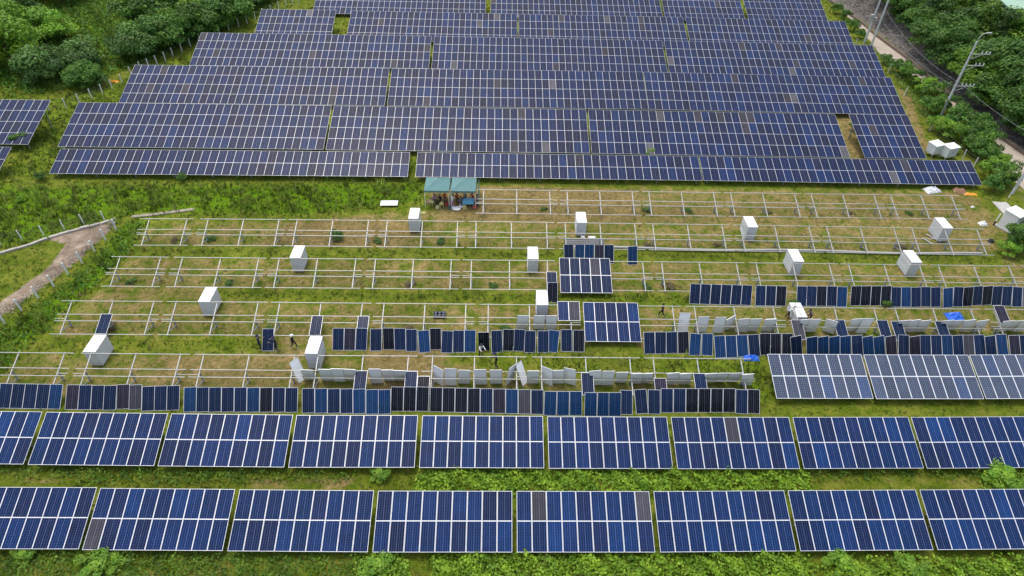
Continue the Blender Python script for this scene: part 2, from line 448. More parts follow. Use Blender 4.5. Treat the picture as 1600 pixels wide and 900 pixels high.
# ------------------------------------------------------------------ solar panels
PW, PL, PT = 1.006, 1.970, .036
PITCH, PITL = 1.012, 1.976
def panel_mesh(name, glass, fw=.029):
    me = bpy.data.meshes.new(name); x, y = PW / 2, PL
    i = fw
    v = [(-x, 0, 0), (x, 0, 0), (x, y, 0), (-x, y, 0), (-x, 0, PT), (x, 0, PT), (x, y, PT), (-x, y, PT),
         (-x + i, i, PT), (x - i, i, PT), (x - i, y - i, PT), (-x + i, y - i, PT),
         (-x + i, i, PT - .004), (x - i, i, PT - .004), (x - i, y - i, PT - .004), (-x + i, y - i, PT - .004),
         (-x + i, i, 0), (x - i, i, 0), (x - i, y - i, 0), (-x + i, y - i, 0),
         (-x + i, i, .012), (x - i, i, .012), (x - i, y - i, .012), (-x + i, y - i, .012)]
    f = [(0, 1, 5, 4), (1, 2, 6, 5), (2, 3, 7, 6), (3, 0, 4, 7),
         (4, 5, 9, 8), (5, 6, 10, 9), (6, 7, 11, 10), (7, 4, 8, 11),
         (8, 9, 13, 12), (9, 10, 14, 13), (10, 11, 15, 14), (11, 8, 12, 15),
         (1, 0, 16, 17), (2, 1, 17, 18), (3, 2, 18, 19), (0, 3, 19, 16),
         (17, 16, 20, 21), (18, 17, 21, 22), (19, 18, 22, 23), (16, 19, 23, 20),
         (12, 13, 14, 15), (23, 22, 21, 20)]
    me.from_pydata(v, [], f)
    for m_ in (M['frame'], glass, M['back']): me.materials.append(m_)
    me.polygons[20].material_index = 1; me.polygons[21].material_index = 2
    uvl = me.uv_layers.new(name='UVMap')
    for k, li in enumerate(me.polygons[20].loop_indices): uvl.data[li].uv = [(0, 0), (1, 0), (1, 1), (0, 1)][k]
    me.update(); return me
PANEL = panel_mesh('panel', M['glass']); PANEL_FAR = panel_mesh('panel_far', M['glass'], .017); PANEL_GRID = panel_mesh('panel_grid', M['glass_grid'], .04)

def cell_colour(style):
    r = random.random()
    if style == 'near':
        c = (.003, .0165, .070); k = random.uniform(.82, 1.16)
        if r < .0: c = (.05, .052, .065)
        elif r < .25: c = (.0045, .013, .053)
        elif r < .40: c = (.0025, .022, .090)
    elif style == 'far':
        c = (.0045, .0105, .044); k = random.uniform(.8, 1.2)
        if r < .008: c = (.07, .066, .07)
        elif r < .25: c = (.0075, .010, .031)
        elif r < .50: c = (.004, .015, .060)
        elif r < .52: c = (.032, .028, .034)
    elif style == 'grid':
        c = (.038, .050, .082); k = random.uniform(.85, 1.12)
        if r < .10: c = (.03, .052, .115)
    elif style == 'black': c = (.003, .0035, .007); k = random.uniform(.7, 1.3)
    elif style == 'grey': c = (.045, .043, .052); k = random.uniform(.85, 1.1)
    elif style == 'purple': c = (.018, .015, .026); k = random.uniform(.9, 1.1)
    elif style == 'bright': c = (.003, .027, .088); k = random.uniform(.9, 1.15)
    else: c = (.003, .0115, .040); k = random.uniform(.8, 1.25)
    return (c[0] * k, c[1] * k, c[2] * k, 1)

MC = {}
def bar_mesh(name, key, a, b, w, h, m_):
    k = (name,) + key
    if k not in MC:
        mb = MB(); mb.bar(a, b, w, h); MC[k] = mb.mesh(name, m_)
    return MC[k]
def rot_x(t): return Matrix.Rotation(t, 4, 'X')

def supports(root, width, slants, tilt, z0, raf_x, raf_len, posts, rail_w=.05, s0=-.08, drop=0.0):
    """rails along x, rafters up the slope, posts and braces; z0 = height of slant 0"""
    T = Matrix.Translation((0, 0, z0)) @ rot_x(tilt)
    rm = bar_mesh('rail', (round(width, 2), rail_w), (-width / 2, 0, 0), (width / 2, 0, 0), rail_w, .06, M['steel'])
    for s_ in slants:
        inst('rail', rm, root, T @ Matrix.Translation((random.uniform(-.06, .06), s_, .0 - drop)))
    fm = bar_mesh('rafter', (round(raf_len, 2),), (0, 0, 0), (0, raf_len, 0), .075, .09, M['steel'])
    for x in raf_x:
        inst('rafter', fm, root, T @ Matrix.Translation((x, s0, -.088 - drop)))
        for s_ in posts:
            hz = z0 + s_ * sin(tilt) - .15 - drop
            pm = bar_mesh('post', (round(hz, 2),), (0, 0, -.1), (0, 0, hz), .11, .11, M['steel_dark'])
            inst('post', pm, root, Matrix.Translation((x, s_ * cos(tilt), 0)))
        s_ = posts[0]
        if s_ > 1:
            a = (0, 0, 0); yb = (s_ - 1.25) * cos(tilt); zb = z0 + (s_ - 1.25) * sin(tilt) - .15
            bm_ = bar_mesh('brace', (round(z0, 2), round(s_, 2), round(tilt, 3)), (0, s_ * cos(tilt), .25), (0, yb, zb), .06, .06, M['steel_dark'])
            inst('brace', bm_, root, Matrix.Translation((x + .09, 0, 0)))

def add_panels(root, cols, rows, pitch, tilt, z0, style, mesh, cells=None, xoff=0.0, s0=0.0, lift=.075, grey=()):
    T = Matrix.Translation((0, 0, z0)) @ rot_x(tilt) @ Matrix.Translation((0, 0, lift))
    todo = [(r, c) for r in range(rows) for c in range(cols)]
    if cells: todo = [rc for rc in todo if rc in cells]
    solo, rest = todo[:100], todo[100:]
    band = [random.uniform(.9, 1.1) for _ in range(cols)]
    for r, c in solo:
        x = (c - (cols - 1) / 2) * pitch + xoff
        o = inst('panel', mesh, root, T @ Matrix.Translation((x, s0 + r * PITL, random.uniform(0, .008))) @ Matrix.Rotation(random.gauss(0, .0022), 4, 'X') @ Matrix.Rotation(random.gauss(0, .003), 4, 'Y'))
        col = cell_colour('grey' if (r, c) in grey else style); o.color = (col[0] * band[c], col[1] * band[c], col[2] * band[c], 1)
    if rest:
        v0 = np.array([v.co[:] for v in mesh.vertices]); fs = [tuple(p.vertices) for p in mesh.polygons]; mi = [p.material_index for p in mesh.polygons]
        V, Fc, MI, tint = [], [], [], []
        for q, (r, c) in enumerate(rest):
            p = v0 + np.array([(c - (cols - 1) / 2) * pitch + xoff, s0 + r * PITL, random.uniform(0, .008)])
            V.append(p); Fc += [tuple(i_ + q * len(v0) for i_ in f_) for f_ in fs]; MI += mi
            tint += [cell_colour(style)[:3]] * len(v0)
        me = bpy.data.meshes.new('panel_field'); me.from_pydata(np.concatenate(V).tolist(), [], Fc)
        for mm in mesh.materials: me.materials.append(mm)
        me.polygons.foreach_set('material_index', MI)
        uvl = me.uv_layers.new(name='UVMap'); sq = [(0, 0), (1, 0), (1, 1), (0, 1)]
        for p in me.polygons:
            if p.material_index == 1:
                for k, li in enumerate(p.loop_indices): uvl.data[li].uv = sq[k]
        set_col(me, 'tint', np.array(tint)); me.update()
        o = inst('panel_field', me, root, T); o.color = (0, 0, 0, 1); o['kind'] = 'stuff'

def solar_table(bl, br, rows, tilt, style, label, group, cols=None, z0=.6, mesh=None, top=False, grey=()):
    tilt = R(tilt); mesh = mesh or (PANEL_FAR if style == 'far' else PANEL)
    zz = z0 + (rows * PITL * sin(tilt) if top else 0)
    A, B = at(*bl, zz), at(*br, zz)
    if top:
        off = Vector((0, -rows * PITL * cos(tilt), 0)); A = A + off; B = B + off
    d = B - A; wid = math.hypot(d.x, d.y); rz = math.atan2(d.y, d.x)
    if cols is None: cols = max(1, round(wid / PITCH)); pitch = wid / cols
    else: pitch = wid / cols
    pitch = max(PITCH - .004, pitch)
    mid = (A + B) / 2
    root = empty('solar_table', (mid.x, mid.y, 0), rz); tag(root, label, 'solar table', group)
    add_panels(root, cols, rows, pitch, tilt, z0, style, mesh, grey=grey)
    if rows == 2 and cols < 12:
        supports(root, cols * pitch - .04, [.35, 1.65, 2.3, 3.6], tilt, z0, [-3.77, 0, 3.77] if cols > 8 else [-3.3, 0, 3.3], 3.5, [2.1], s0=.25)
    elif rows == 2:
        n = max(2, round(cols * pitch / 4.2)); xs = [-cols * pitch / 2 + .6 + k * (cols * pitch - 1.2) / (n - 1) for k in range(n)]
        supports(root, cols * pitch, [.4, 3.5], tilt, z0, xs, 3.6, [.5, 3.2], s0=.2)
    else:
        n = max(2, round(cols * pitch / 4.6)); xs = [-cols * pitch / 2 + .6 + k * (cols * pitch - 1.2) / (n - 1) for k in range(n)]
        supports(root, cols * pitch, [.5, 3.4, 4.5, 7.4], tilt, z0, xs, 7.3, [.8, 6.6], s0=.3)
    return root

TN, TF = 20.5, 17.7
f1 = [((-94.5, 858), (123.5, 858.4)), ((129.6, 859.5), (348.6, 861)), ((356.2, 861.4), (574.9, 863)), ((582.3, 863.3), (800.5, 863.3)),
      ((807.6, 863.3), (1023.2, 863.3)), ((1031.2, 863.3), (1243.4, 861.4)), ((1249.9, 861.4), (1456.8, 859.5)), ((1464.4, 859.5), (1668, 857.5))]
for k, (a, c) in enumerate(f1):
    solar_table(a, c, 2, TN, 'near', 'blue solar table, %s from the left in the nearest row' % nth(k + 1), 'solar tables of the nearest row', 9, grey={1: [(0, 0)], 4: [(1, 1), (1, 8)]}.get(k, ()))
f2 = [((-159, 724), (37.8, 726)), ((44.6, 726.6), (241.7, 728.5)), ((247.4, 728.8), (444.6, 730.7)), ((451, 731), (648, 731)), ((655, 731.3), (850.2, 732)),
      ((857.4, 732.6), (1051.2, 732.9)), ((1058, 733.2), (1249, 733)), ((1255.9, 733), (1441.7, 732.2)), ((1447.4, 732.6), (1632, 731))]
for k, (a, c) in enumerate(f2):
    solar_table(a, c, 2, TN, 'near', 'blue solar table, %s from the left in the second nearest row' % nth(k + 1), 'solar tables of the second-nearest row', 9, grey={6: [(1, 4)]}.get(k, ()))
f3 = [((1212.6, 623.3), (1364, 623.6)), ((1369, 624), (1535.4, 624.2)), ((1540, 624), (1686, 623))]
for k, (a, c) in enumerate(f3):
    solar_table(a, c, 2, TN, 'grid', 'pale solar table with visible cell grid, %s at right' % ('left one of three', 'middle one of three', 'rightmost one of three')[k],
                'grey-blue grid solar tables', 9 if k == 1 else 8, mesh=PANEL_GRID)
far = {
 'A': (2, False, [((77.5, 272), (637, 277)), ((649, 277.2), (1097.5, 283)), ((1100, 283), (1533.5, 290))]),
 'B': (4, False, [((90.9, 230.1), (505.2, 234.4)), ((509, 235), (921.5, 240.3)), ((924.5, 240.5), (1328, 247.2)), ((1352, 247.3), (1446, 248.8))]),
 'C': (4, False, [((186, 161.3), (601, 166)), ((605, 166.3), (1013.2, 171.6)), ((1015.4, 171.7), (1413.5, 180.3))]),
 'D': (4, False, [((296, 103), (670, 108)), ((674, 108.3), (1043, 115)), ((1046, 115.3), (1384, 122.5))]),
 'E': (4, True, [((410, 15), (526.3, 16.5)), ((549.3, 17.5), (807.5, 22.3)), ((810, 22.7), (1066, 27.6)), ((1069, 27.9), (1318, 34))]),
 'F': (4, False, [((488, 21.5), (758.5, 26)), ((766.5, 26.3), (1036, 31)), ((1039.5, 31.2), (1165, 33.6)), ((1170.5, 33.8), (1294.5, 36.5))]),
}
rowname = {'A': 'two-high row behind the gazebos', 'B': 'second far row', 'C': 'third far row', 'D': 'fourth far row', 'E': 'fifth far row', 'F': 'farthest row'}
for k, (rows, top, lst) in far.items():
    for q, (a, c) in enumerate(lst):
        size = 'short' if abs(a[0] - c[0]) < 140 else 'long'
        solar_table(a, c, rows, TF, 'far', '%s navy solar table, %s from left, %s' % (size, nth(q + 1), rowname[k]), 'solar tables of the far block', top=top)
solar_table((-100, 225), (44.4, 226.7), 4, TF, 'far', 'four-high navy solar table cut by the left edge beside the far block', 'solar tables at the left edge', z0=1.0)
solar_table((-120, 229), (19.3, 230.7), 2, TF, 'far', 'small navy solar table corner low at the left edge of the picture', 'solar tables at the left edge', z0=1.0, top=True)

# ------------------------------------------------------------------ empty racks
RT = R(20.5); RS = 3.3; RZ = .62
SL = [0, 1.3, 1.95, 3.3]
rows_ = {
 'R1': ([755, 807, 859], [(886, 987.7), (1014, 1115), (1141.7, 1241.7), (1267.7, 1365.7), (1391.7, 1487)], lambda x: 296 + (x - 755) * .0127 + max(0, x - 1200) * .000),
 'R2': (None, [(233, 292), (325, 435.7), (464, 575.7), (605, 715), (744, 854), (883, 991.7), (1020, 1128), (1157, 1264), (1292, 1396.7), (1425, 1526.7)], None),
}
def interp(tab):
    xs, ys = zip(*tab); return lambda x: float(np.interp(x, xs, ys))
top_y = {
 'R1': interp([(750, 296), (800, 296.8), (1200, 302), (1490, 305.8)]),
 'R2': interp([(225, 341.8), (400, 342.6), (800, 346.8), (1200, 352.3), (1540, 358.3)]),
 'R3': interp([(150, 400.8), (400, 403.4), (800, 406.8), (1200, 411), (1585, 415.8), (1700, 417)]),
 'R4': interp([(60, 469.8), (400, 472.2), (800, 476), (1200, 480), (1600, 483.8), (1750, 485)]),
 'R5': interp([(-100, 549.5), (10, 550.8), (400, 554.8), (800, 557.5), (1170, 561)]),
}
mods = {
 'R1': [(755.7, 859), (886, 987.7), (1014, 1115), (1141.7, 1241.7), (1267.7, 1365.7), (1391.7, 1487)],
 'R2': [(233, 292), (325, 435.7), (464, 575.7), (605, 715), (744, 854), (883, 991.7), (1020, 1128), (1157, 1264), (1292, 1396.7), (1425, 1526.7)],
 'R3': [(187, 250.7), (285, 404), (436, 555.7), (586.7, 705), (736.7, 855), (887, 1004), (1034, 1150.7), (1181.7, 1295.7), (1326, 1437), (1466.7, 1576.7), (1605, 1714)],
 'R4': [(111.7, 240), (275, 403), (437, 566), (600, 728), (763, 891), (926, 1050.7), (1085, 1208), (1242, 1365.7), (1399, 1517), (1553, 1672)],
 'R5': [(-43, 100), (141.7, 281.7), (318, 460), (496.7, 638), (676, 807), (845.7, 984), (1020.7, 1157.7)],
}
ropos = {'R1': 'farthest empty row', 'R2': 'second farthest empty row', 'R3': 'middle empty row', 'R4': 'second nearest empty row', 'R5': 'nearest empty row'}
RACK = {}      # row -> list of (root, rz)
zt = RZ + RS * sin(RT)
def rack_plane(row, px, py, lift=0.10):
    """point where the view ray meets the row's rack plane"""
    best = min(RACK[row], key=lambda o: abs(o['pxm'] - px))
    M_ = Matrix.Translation(best['loc']) @ Matrix.Rotation(best['rz'], 4, 'Z') @ Matrix.Translation((0, 0, RZ)) @ rot_x(RT)
    n = (M_.to_3x3() @ Vector((0, 0, 1))); o = M_ @ Vector((0, 0, lift)); d = ray(px, py)
    t = (o - CAM).dot(n) / d.dot(n); return CAM + d * t, M_
for row, lst in mods.items():
    RACK[row] = []
    for k, (x0, x1) in enumerate(lst):
        A, B = at(x0, top_y[row](x0), zt), at(x1, top_y[row](x1), zt)
        d = B - A; rz = math.atan2(d.y, d.x); span = d.length
        mid = (A + B) / 2 - Vector((-sin(rz), cos(rz), 0)) * RS * cos(RT); mid.z = 0
        nm, extra = 'mounting_rack', ''
        if row == 'R3' and k == 5: extra = ' with ten dark panels'
        if row == 'R4' and k == 5: extra = ' with ten bright blue panels'
        if row == 'R4' and k == 4: extra = ' with two panels left on top'
        root = empty('mounting_rack', mid, rz)
        tag(root, '%s steel rack%s, %s from left, %s' % ('empty grey' if not extra else 'grey', extra, nth(k + 1), ropos[row]), 'mounting rack', 'steel mounting racks in the field')
        RACK[row].append(dict(root=root, loc=mid, rz=rz, pxm=(x0 + x1) / 2))
        xs = [-span / 2, 0, span / 2] if span > 5 else [-span / 2, span / 2]
        supports(root, span + 1.62, SL, RT, RZ, xs, RS + .18, [1.75])
        tm = bar_mesh('tie_bar', (), (0, 0, 0), (.85, 0, 0), .04, .04, M['steel'])
        T = Matrix.Translation((0, 0, RZ)) @ rot_x(RT)
        for sx in (-span / 2 - .91, span / 2 + .06):
            inst('tie_bar', tm, root, T @ Matrix.Translation((sx, 1.55, -.06)))
        if extra:
            def local(px, py):
                P, M_ = rack_plane(row, px, py, .1); return M_.inverted() @ P
            if row == 'R3': bl, cols, cells = (876, 457.3), 5, None
            elif k == 5: bl, cols, cells = (914.4, 533.6), 5, None
            else: bl, cols, cells = (872, 501), 2, None
            p = local(*bl)
            xo = p.x + PITCH * cols / 2
            add_panels(root, cols, 2 if row == 'R3' or k == 5 else 1, PITCH, RT, RZ, 'leaned' if row == 'R3' else 'near', PANEL, xoff=xo, s0=p.y, grey=[(1, 3)] if row == 'R3' else [(0, 1)] if k == 4 else [])

# ------------------------------------------------------------------ loose panels
SPHERE_L = PL
def stand(xb, yb, xt, yt, minz=.5, far=False):
    """panel whose foot stands on the ground under (xb,yb) and whose head lies on the view ray through (xt,yt)"""
    P = ground(xb, yb, .02); d = ray(xt, yt).normalized()
    oc = CAM - P; b_ = oc.dot(d); c_ = oc.dot(oc) - SPHERE_L ** 2; D = b_ * b_ - c_
    t = -b_ if D < 0 else (-b_ + math.sqrt(D) if far else -b_ - math.sqrt(D))
    T = CAM + d * t; u = (T - P).normalized()
    if u.z < .18: u.z = .18; u.normalize()
    return P, u

def panel_thing(P, u, face_back, col, label, cat, group, yaw=0.0, mesh=None, thick=0):
    right = Vector((cos(yaw), sin(yaw), 0)); right = (right - u * right.dot(u)).normalized()
    n = right.cross(u).normalized()
    if face_back: right = -right; n = -n
    Mx = Matrix((right, u, n)).transposed().to_4x4(); Mx.translation = P
    o = inst('solar_module', mesh or PANEL, None, Mx); o.color = col
    tag(o, label, cat, group); return o

def row_of(entries, rowlabel, group):
    for k, e in enumerate(entries):
        xbl, xbr, yb, xtl, xtr, yt, st = e
        P, u = stand((xbl + xbr) / 2, yb, (xtl + xtr) / 2, yt)
        tone = {'black': 'black', 'grey': 'dusty grey', 'purple': 'dull purplish', 'bright': 'bright blue', 'b': 'dark blue'}[st]
        panel_thing(P, u, False, cell_colour({'b': 'leaned'}.get(st, st)), '%s solar panel, %s from left in the %s' % (tone, nth(k + 1), rowlabel), 'solar panel', group,
                    yaw=math.atan2((yb - yb), 1) + .012)

def seq(tops, bots, yt, yb, st, ox, oy, sc):
    out = []
    n = len(tops) - 1
    for k in range(n):
        t0, t1 = tops[k], tops[k + 1]; b0, b1 = bots[k], bots[k + 1]
        s_ = st[k] if isinstance(st, (list, tuple)) else st
        y0 = yt if not isinstance(yt, (list, tuple)) else yt[0] + (yt[1] - yt[0]) * k / max(1, n - 1)
        y1 = yb if not isinstance(yb, (list, tuple)) else yb[0] + (yb[1] - yb[0]) * k / max(1, n - 1)
        out.append((ox + b0 / sc, ox + b1 / sc, oy + y1 / sc, ox + t0 / sc, ox + t1 / sc, oy + y0 / sc, s_))
    return out
sA = lambda *a: seq(*a, 0, 560, 6.667); sB = lambda *a: seq(*a, 230, 560, 6.667); sC = lambda *a: seq(*a, 440, 550, 6.667)
sD = lambda *a: seq(*a, 660, 550, 6.154); sE = lambda *a: seq(*a, 900, 550, 5.333)
P1 = []
P1 += sA([-120, 10, 140, 270, 400, 530, 660], [-150, -30, 100, 232, 365, 495, 625], (250, 262), (518, 528), ['b', 'b', 'b', 'b', 'b', 'bright'])
P1 += sA([705, 830, 962, 1090, 1220], [680, 808, 945, 1075, 1205], (270, 270), (533, 540), ['purple', 'b', 'b', 'b'])
P1 += sA([1225, 1350, 1482], [1218, 1345, 1472], (265, 270), (528, 532), ['purple', 'grey'])
P1 += sB([-48, 80, 212, 340], [-52, 70, 203, 335], (285, 278), (548, 540), 'b')
P1 += sB([385, 515, 645, 775, 910, 1040, 1175, 1310, 1440, 1572], [380, 512, 640, 772, 905, 1037, 1170, 1303, 1435, 1565], (290, 292), (557, 562), ['bright', 'b', 'b', 'b', 'b', 'bright', 'black', 'b', 'b'])
P1 += sC([213, 345, 480, 610, 745, 870], [215, 345, 478, 610, 745, 875], (368, 372), (636, 642), ['b', 'bright', 'b', 'b', 'bright'])
P1 += sC([885, 1005, 1138], [880, 1010, 1135], 382, 648, 'bright')
P1 += sC([1140, 1275, 1405, 1540], [1140, 1265, 1397, 1530], 362, 618, 'black')
P1 += sD([75, 195, 315, 437, 555, 678, 800, 920, 1042, 1165], [70, 190, 310, 432, 555, 678, 800, 920, 1042, 1165], (340, 357), (576, 600), ['black', 'black', 'black', 'black', 'b', 'purple', 'bright', 'grey', 'b'])
P1 += sD([1175, 1295, 1415, 1535], [1165, 1285, 1415, 1535], 377, 610, 'bright')
P1 += sE([70, 180, 285, 366], [65, 175, 275, 370], 336, 535, 'bright')
P1 += sE([370, 468], [372, 465], 315, 522, 'b') + sE([485, 582], [505, 600], 308, 515, 'b') + sE([600, 700], [602, 700], 312, 518, 'b')
P1 += sE([705, 812, 915, 1020, 1125, 1225, 1328], [705, 810, 912, 1017, 1120, 1222, 1326], (303, 303), (505, 503), ['b', 'b', 'black', 'black', 'black', 'black'])
P1 += sE([1332, 1430, 1530], [1328, 1428, 1530], 310, 515, ['b', 'black'])
row_of(P1, 'leaning row nearest the camera', 'solar panels leaning under the nearest empty row')
sG = lambda *a: seq(*a, 500, 490, 7.273); sH = lambda *a: seq(*a, 700, 480, 7.273); sI = lambda *a: seq(*a, 990, 470, 6.957)
sJ = lambda *a: seq(*a, 1200, 470, 7.273); sK = lambda *a: seq(*a, 1400, 430, 6.43); sL = lambda *a: seq(*a, 1060, 420, 8); sM = lambda *a: seq(*a, 1240, 420, 8)
P2 = sG([147, 275, 410, 545], [145, 268, 400, 530], 160, 418, ['b', 'purple', 'b'])
for t0, t1, b0, b1, yt, yb, st in [(578, 697, 573, 697, 165, 425, 'b'), (712, 838, 722, 848, 162, 408, 'black'), (845, 970, 850, 975, 165, 416, 'b'), (975, 1105, 978, 1103, 172, 430, 'b'), (1110, 1240, 1130, 1252, 183, 442, 'bright'), (1248, 1375, 1255, 1378, 165, 410, 'black'), (1390, 1512, 1378, 1500, 188, 448, 'b')]:
    P2 += sG([t0, t1], [b0, b1], yt, yb, st)
for t0, t1, b0, b1, yt, yb, st in [(62, 180, 60, 178, 258, 515, 'b'), (185, 318, 185, 315, 252, 512, 'bright'), (487, 615, 500, 620, 258, 515, 'b'), (628, 755, 625, 745, 250, 498, 'black'), (760, 870, 752, 850, 250, 500, 'b'), (872, 998, 862, 995, 258, 518, 'b'), (1020, 1145, 1018, 1145, 260, 518, 'b'), (1148, 1265, 1130, 1228, 255, 512, 'bright'), (1287, 1405, 1287, 1408, 252, 505, 'b'), (1428, 1548, 1425, 1545, 255, 510, 'black')]:
    P2 += sH([t0, t1], [b0, b1], yt, yb, st)
row_of(P2, 'middle leaning row, left half', 'solar panels leaning in the middle of the field')
P2b = []
for t0, t1, b0, b1, yt, yb, st in [(105, 230, 118, 235, 335, 580, 'b'), (235, 350, 235, 350, 335, 578, 'b'), (355, 472, 355, 475, 335, 572, 'b'), (478, 595, 490, 598, 333, 572, 'black'), (615, 738, 600, 720, 350, 595, 'bright'), (745, 863, 737, 855, 352, 595, 'bright'), (872, 990, 888, 1008, 374, 620, 'bright'), (997, 1110, 1010, 1125, 372, 618, 'bright'), (1112, 1235, 1130, 1250, 362, 610, 'bright'), (1238, 1358, 1258, 1382, 360, 606, 'b'), (1368, 1490, 1378, 1480, 352, 590, 'black')]:
    P2b += sI([t0, t1], [b0, b1], yt, yb, st)
for t0, t1, b0, b1, yt, yb, st in [(20, 152, 20, 150, 370, 620, 'black'), (160, 280, 155, 280, 370, 620, 'black'), (255, 375, 272, 385, 400, 628, 'b'), (440, 558, 440, 558, 408, 634, 'bright'), (565, 688, 565, 688, 404, 634, 'bright'), (692, 812, 692, 815, 402, 634, 'bright'), (818, 940, 820, 942, 398, 636, 'bright'), (945, 1068, 955, 1078, 390, 636, 'b'), (1068, 1190, 1085, 1210, 402, 640, 'bright'), (1195, 1312, 1215, 1332, 402, 640, 'bright'), (1330, 1450, 1345, 1470, 398, 640, 'purple')]:
    P2b += sJ([t0, t1], [b0, b1], yt, yb, st)
for t0, t1, b0, b1, yt, yb, st in [(22, 130, 22, 127, 598, 820, 'b'), (130, 240, 138, 245, 612, 822, 'purple'), (240, 345, 246, 352, 598, 822, 'b'), (345, 455, 355, 465, 600, 822, 'b'), (455, 560, 465, 575, 600, 822, 'bright'), (560, 670, 578, 685, 602, 822, 'b'), (670, 775, 685, 790, 597, 820, 'grey'), (775, 880, 795, 905, 590, 818, 'b'), (885, 995, 905, 1015, 608, 825, 'b'), (995, 1105, 1020, 1135, 590, 812, 'bright'), (1125, 1235, 1150, 1255, 598, 822, 'purple'), (1235, 1340, 1255, 1360, 595, 820, 'b')]:
    P2b += sK([t0, t1], [b0, b1], yt, yb, st)
row_of(P2b, 'middle leaning row, right half', 'solar panels leaning on the right of the field')
P3 = sL([150, 280, 412, 540, 670, 800, 925], [137, 262, 390, 518, 648, 775, 905], (183, 200), (440, 456), 'b')
P3 += sL([965, 1097, 1225, 1357], [957, 1085, 1210, 1340], (205, 208), (462, 466), ['b', 'b', 'black'])
P3 += sM([45, 170, 292, 415, 545], [35, 155, 278, 408, 535], 212, 468, ['b', 'b', 'black', 'b']) + sM([548, 670], [535, 660], 222, 475, 'bright')
P3 += sM([728, 845, 972, 1100, 1222], [705, 828, 955, 1080, 1210], 212, 460, 'black')
for t0, t1, b0, b1, yt, yb, st in [(1225, 1342, 1215, 1340, 222, 478, 'b'), (1347, 1468, 1340, 1465, 213, 478, 'bright'), (1470, 1587, 1468, 1587, 228, 480, 'b')]:
    P3 += sM([t0, t1], [b0, b1], yt, yb, st)
for t0, t1, b0, b1, yt, yb, st in [(250, 345, 247, 345, 115, 318, 'b'), (350, 445, 350, 445, 118, 320, 'b'), (475, 570, 473, 568, 125, 325, 'bright'), (580, 682, 572, 662, 114, 318, 'b'), (685, 778, 665, 757, 116, 312, 'black'), (785, 875, 760, 855, 107, 303, 'b'), (878, 972, 860, 950, 107, 300, 'black'), (978, 1072, 955, 1050, 107, 302, 'b'), (1075, 1170, 1055, 1150, 110, 310, 'b'), (1175, 1268, 1157, 1262, 115, 318, 'b'), (1272, 1370, 1275, 1370, 118, 320, 'b')]:
    P3 += sK([t0, t1], [b0, b1], yt, yb, st)
row_of(P3, 'farthest leaning row', 'solar panels leaning in the upper right row')
sN = lambda *a: seq(*a, 830, 360, 7.5)
P0 = sN([385, 492], [388, 495], 150, 385, 'b') + sN([515, 625], [508, 622], 140, 385, 'bright') + sN([628, 738], [622, 735], 143, 385, 'bright') + sN([745, 850], [745, 852], 155, 390, 'purple') + sN([855, 968], [855, 965], 155, 390, 'b')
row_of(P0, 'group of five above the mounted table', 'five solar panels leaning above the mounted table')
for e, lab in [(sN([1133, 1243], [1130, 1243], 185, 402, 'bright')[0], 'single bright blue solar panel standing alone right of the five leaning ones'),
               (sN([190, 312], [190, 305], 600, 848, 'black')[0], 'dark solar panel leaning beside the white stack left of the ten-panel rack')]:
    P, u = stand((e[0] + e[1]) / 2, e[2], (e[3] + e[4]) / 2, e[5]); panel_thing(P, u, False, cell_colour({'b': 'leaned'}.get(e[6], e[6])), lab, 'solar panel', 'single solar panels in the field')

# panels lying on a rack: (row, top edge centre px, style, label)
lying = [('R4', 167.5, 490.5, 'b', 'dark blue panel lying on a rack just behind the second left white stack'),
         ('R4', 496.5, 493.3, 'b', 'blue panel lying on a rack behind the white stack near the workers'),
         ('R4', 568.5, 493.8, 'b', 'blue panel lying on a rack above the left end of the mid leaning row'),
         ('R5', 565, 579.2, 'b', 'blue panel lying on the nearest rack between white panels, leftmost there'),
         ('R5', 643.3, 580, 'b', 'blue panel lying on the nearest rack beside a shorter black one'),
         ('R5', 662.3, 587.8, 'black', 'black panel lying low on the nearest rack right of a blue one'),
         ('R5', 917.3, 582.3, 'b', 'blue panel lying on the nearest rack right of the skewed white panels'),
         ('R5', 1031, 591, 'purple', 'purplish panel lying low on the nearest rack near its right end'),
         ('R5', 1092.5, 583.6, 'b', 'dark blue panel lying on the nearest rack close to its right end'),
         ('R4', 1244, 499.8, 'grey', 'grey dusty panel lying in front of the stack held by two workers'),
         ('R4', 1310.5, 499.8, 'b', 'blue panel lying on a rack behind the right leaning row, leftmost of four'),
         ('R4', 1377.5, 500.2, 'b', 'blue panel lying on a rack behind the right leaning row, second of four'),
         ('R4', 1400, 501.8, 'b', 'blue panel lying on a rack behind the right leaning row, third of four'),
         ('R4', 1468.3, 501.7, 'b', 'blue panel lying on a rack below the blue tarpaulin'),
         ('R4', 1560, 477.6, 'purple', 'purplish panel lying high on the rack at the far right'),
         ('R3', 861.7, 424.8, 'b', 'dark panel lying on a rack left of the ten mounted panels')]
for row, px, py, st, lab in lying:
    P, M_ = rack_plane(row, px, py, .085); loc = M_.inverted() @ P
    X = M_ @ Matrix.Translation((loc.x, loc.y - PL, .08))
    o = inst('solar_module', PANEL, None, X); o.color = cell_colour({'b': 'leaned'}.get(st, st)); tag(o, lab, 'solar panel', 'single panels lying on the racks')

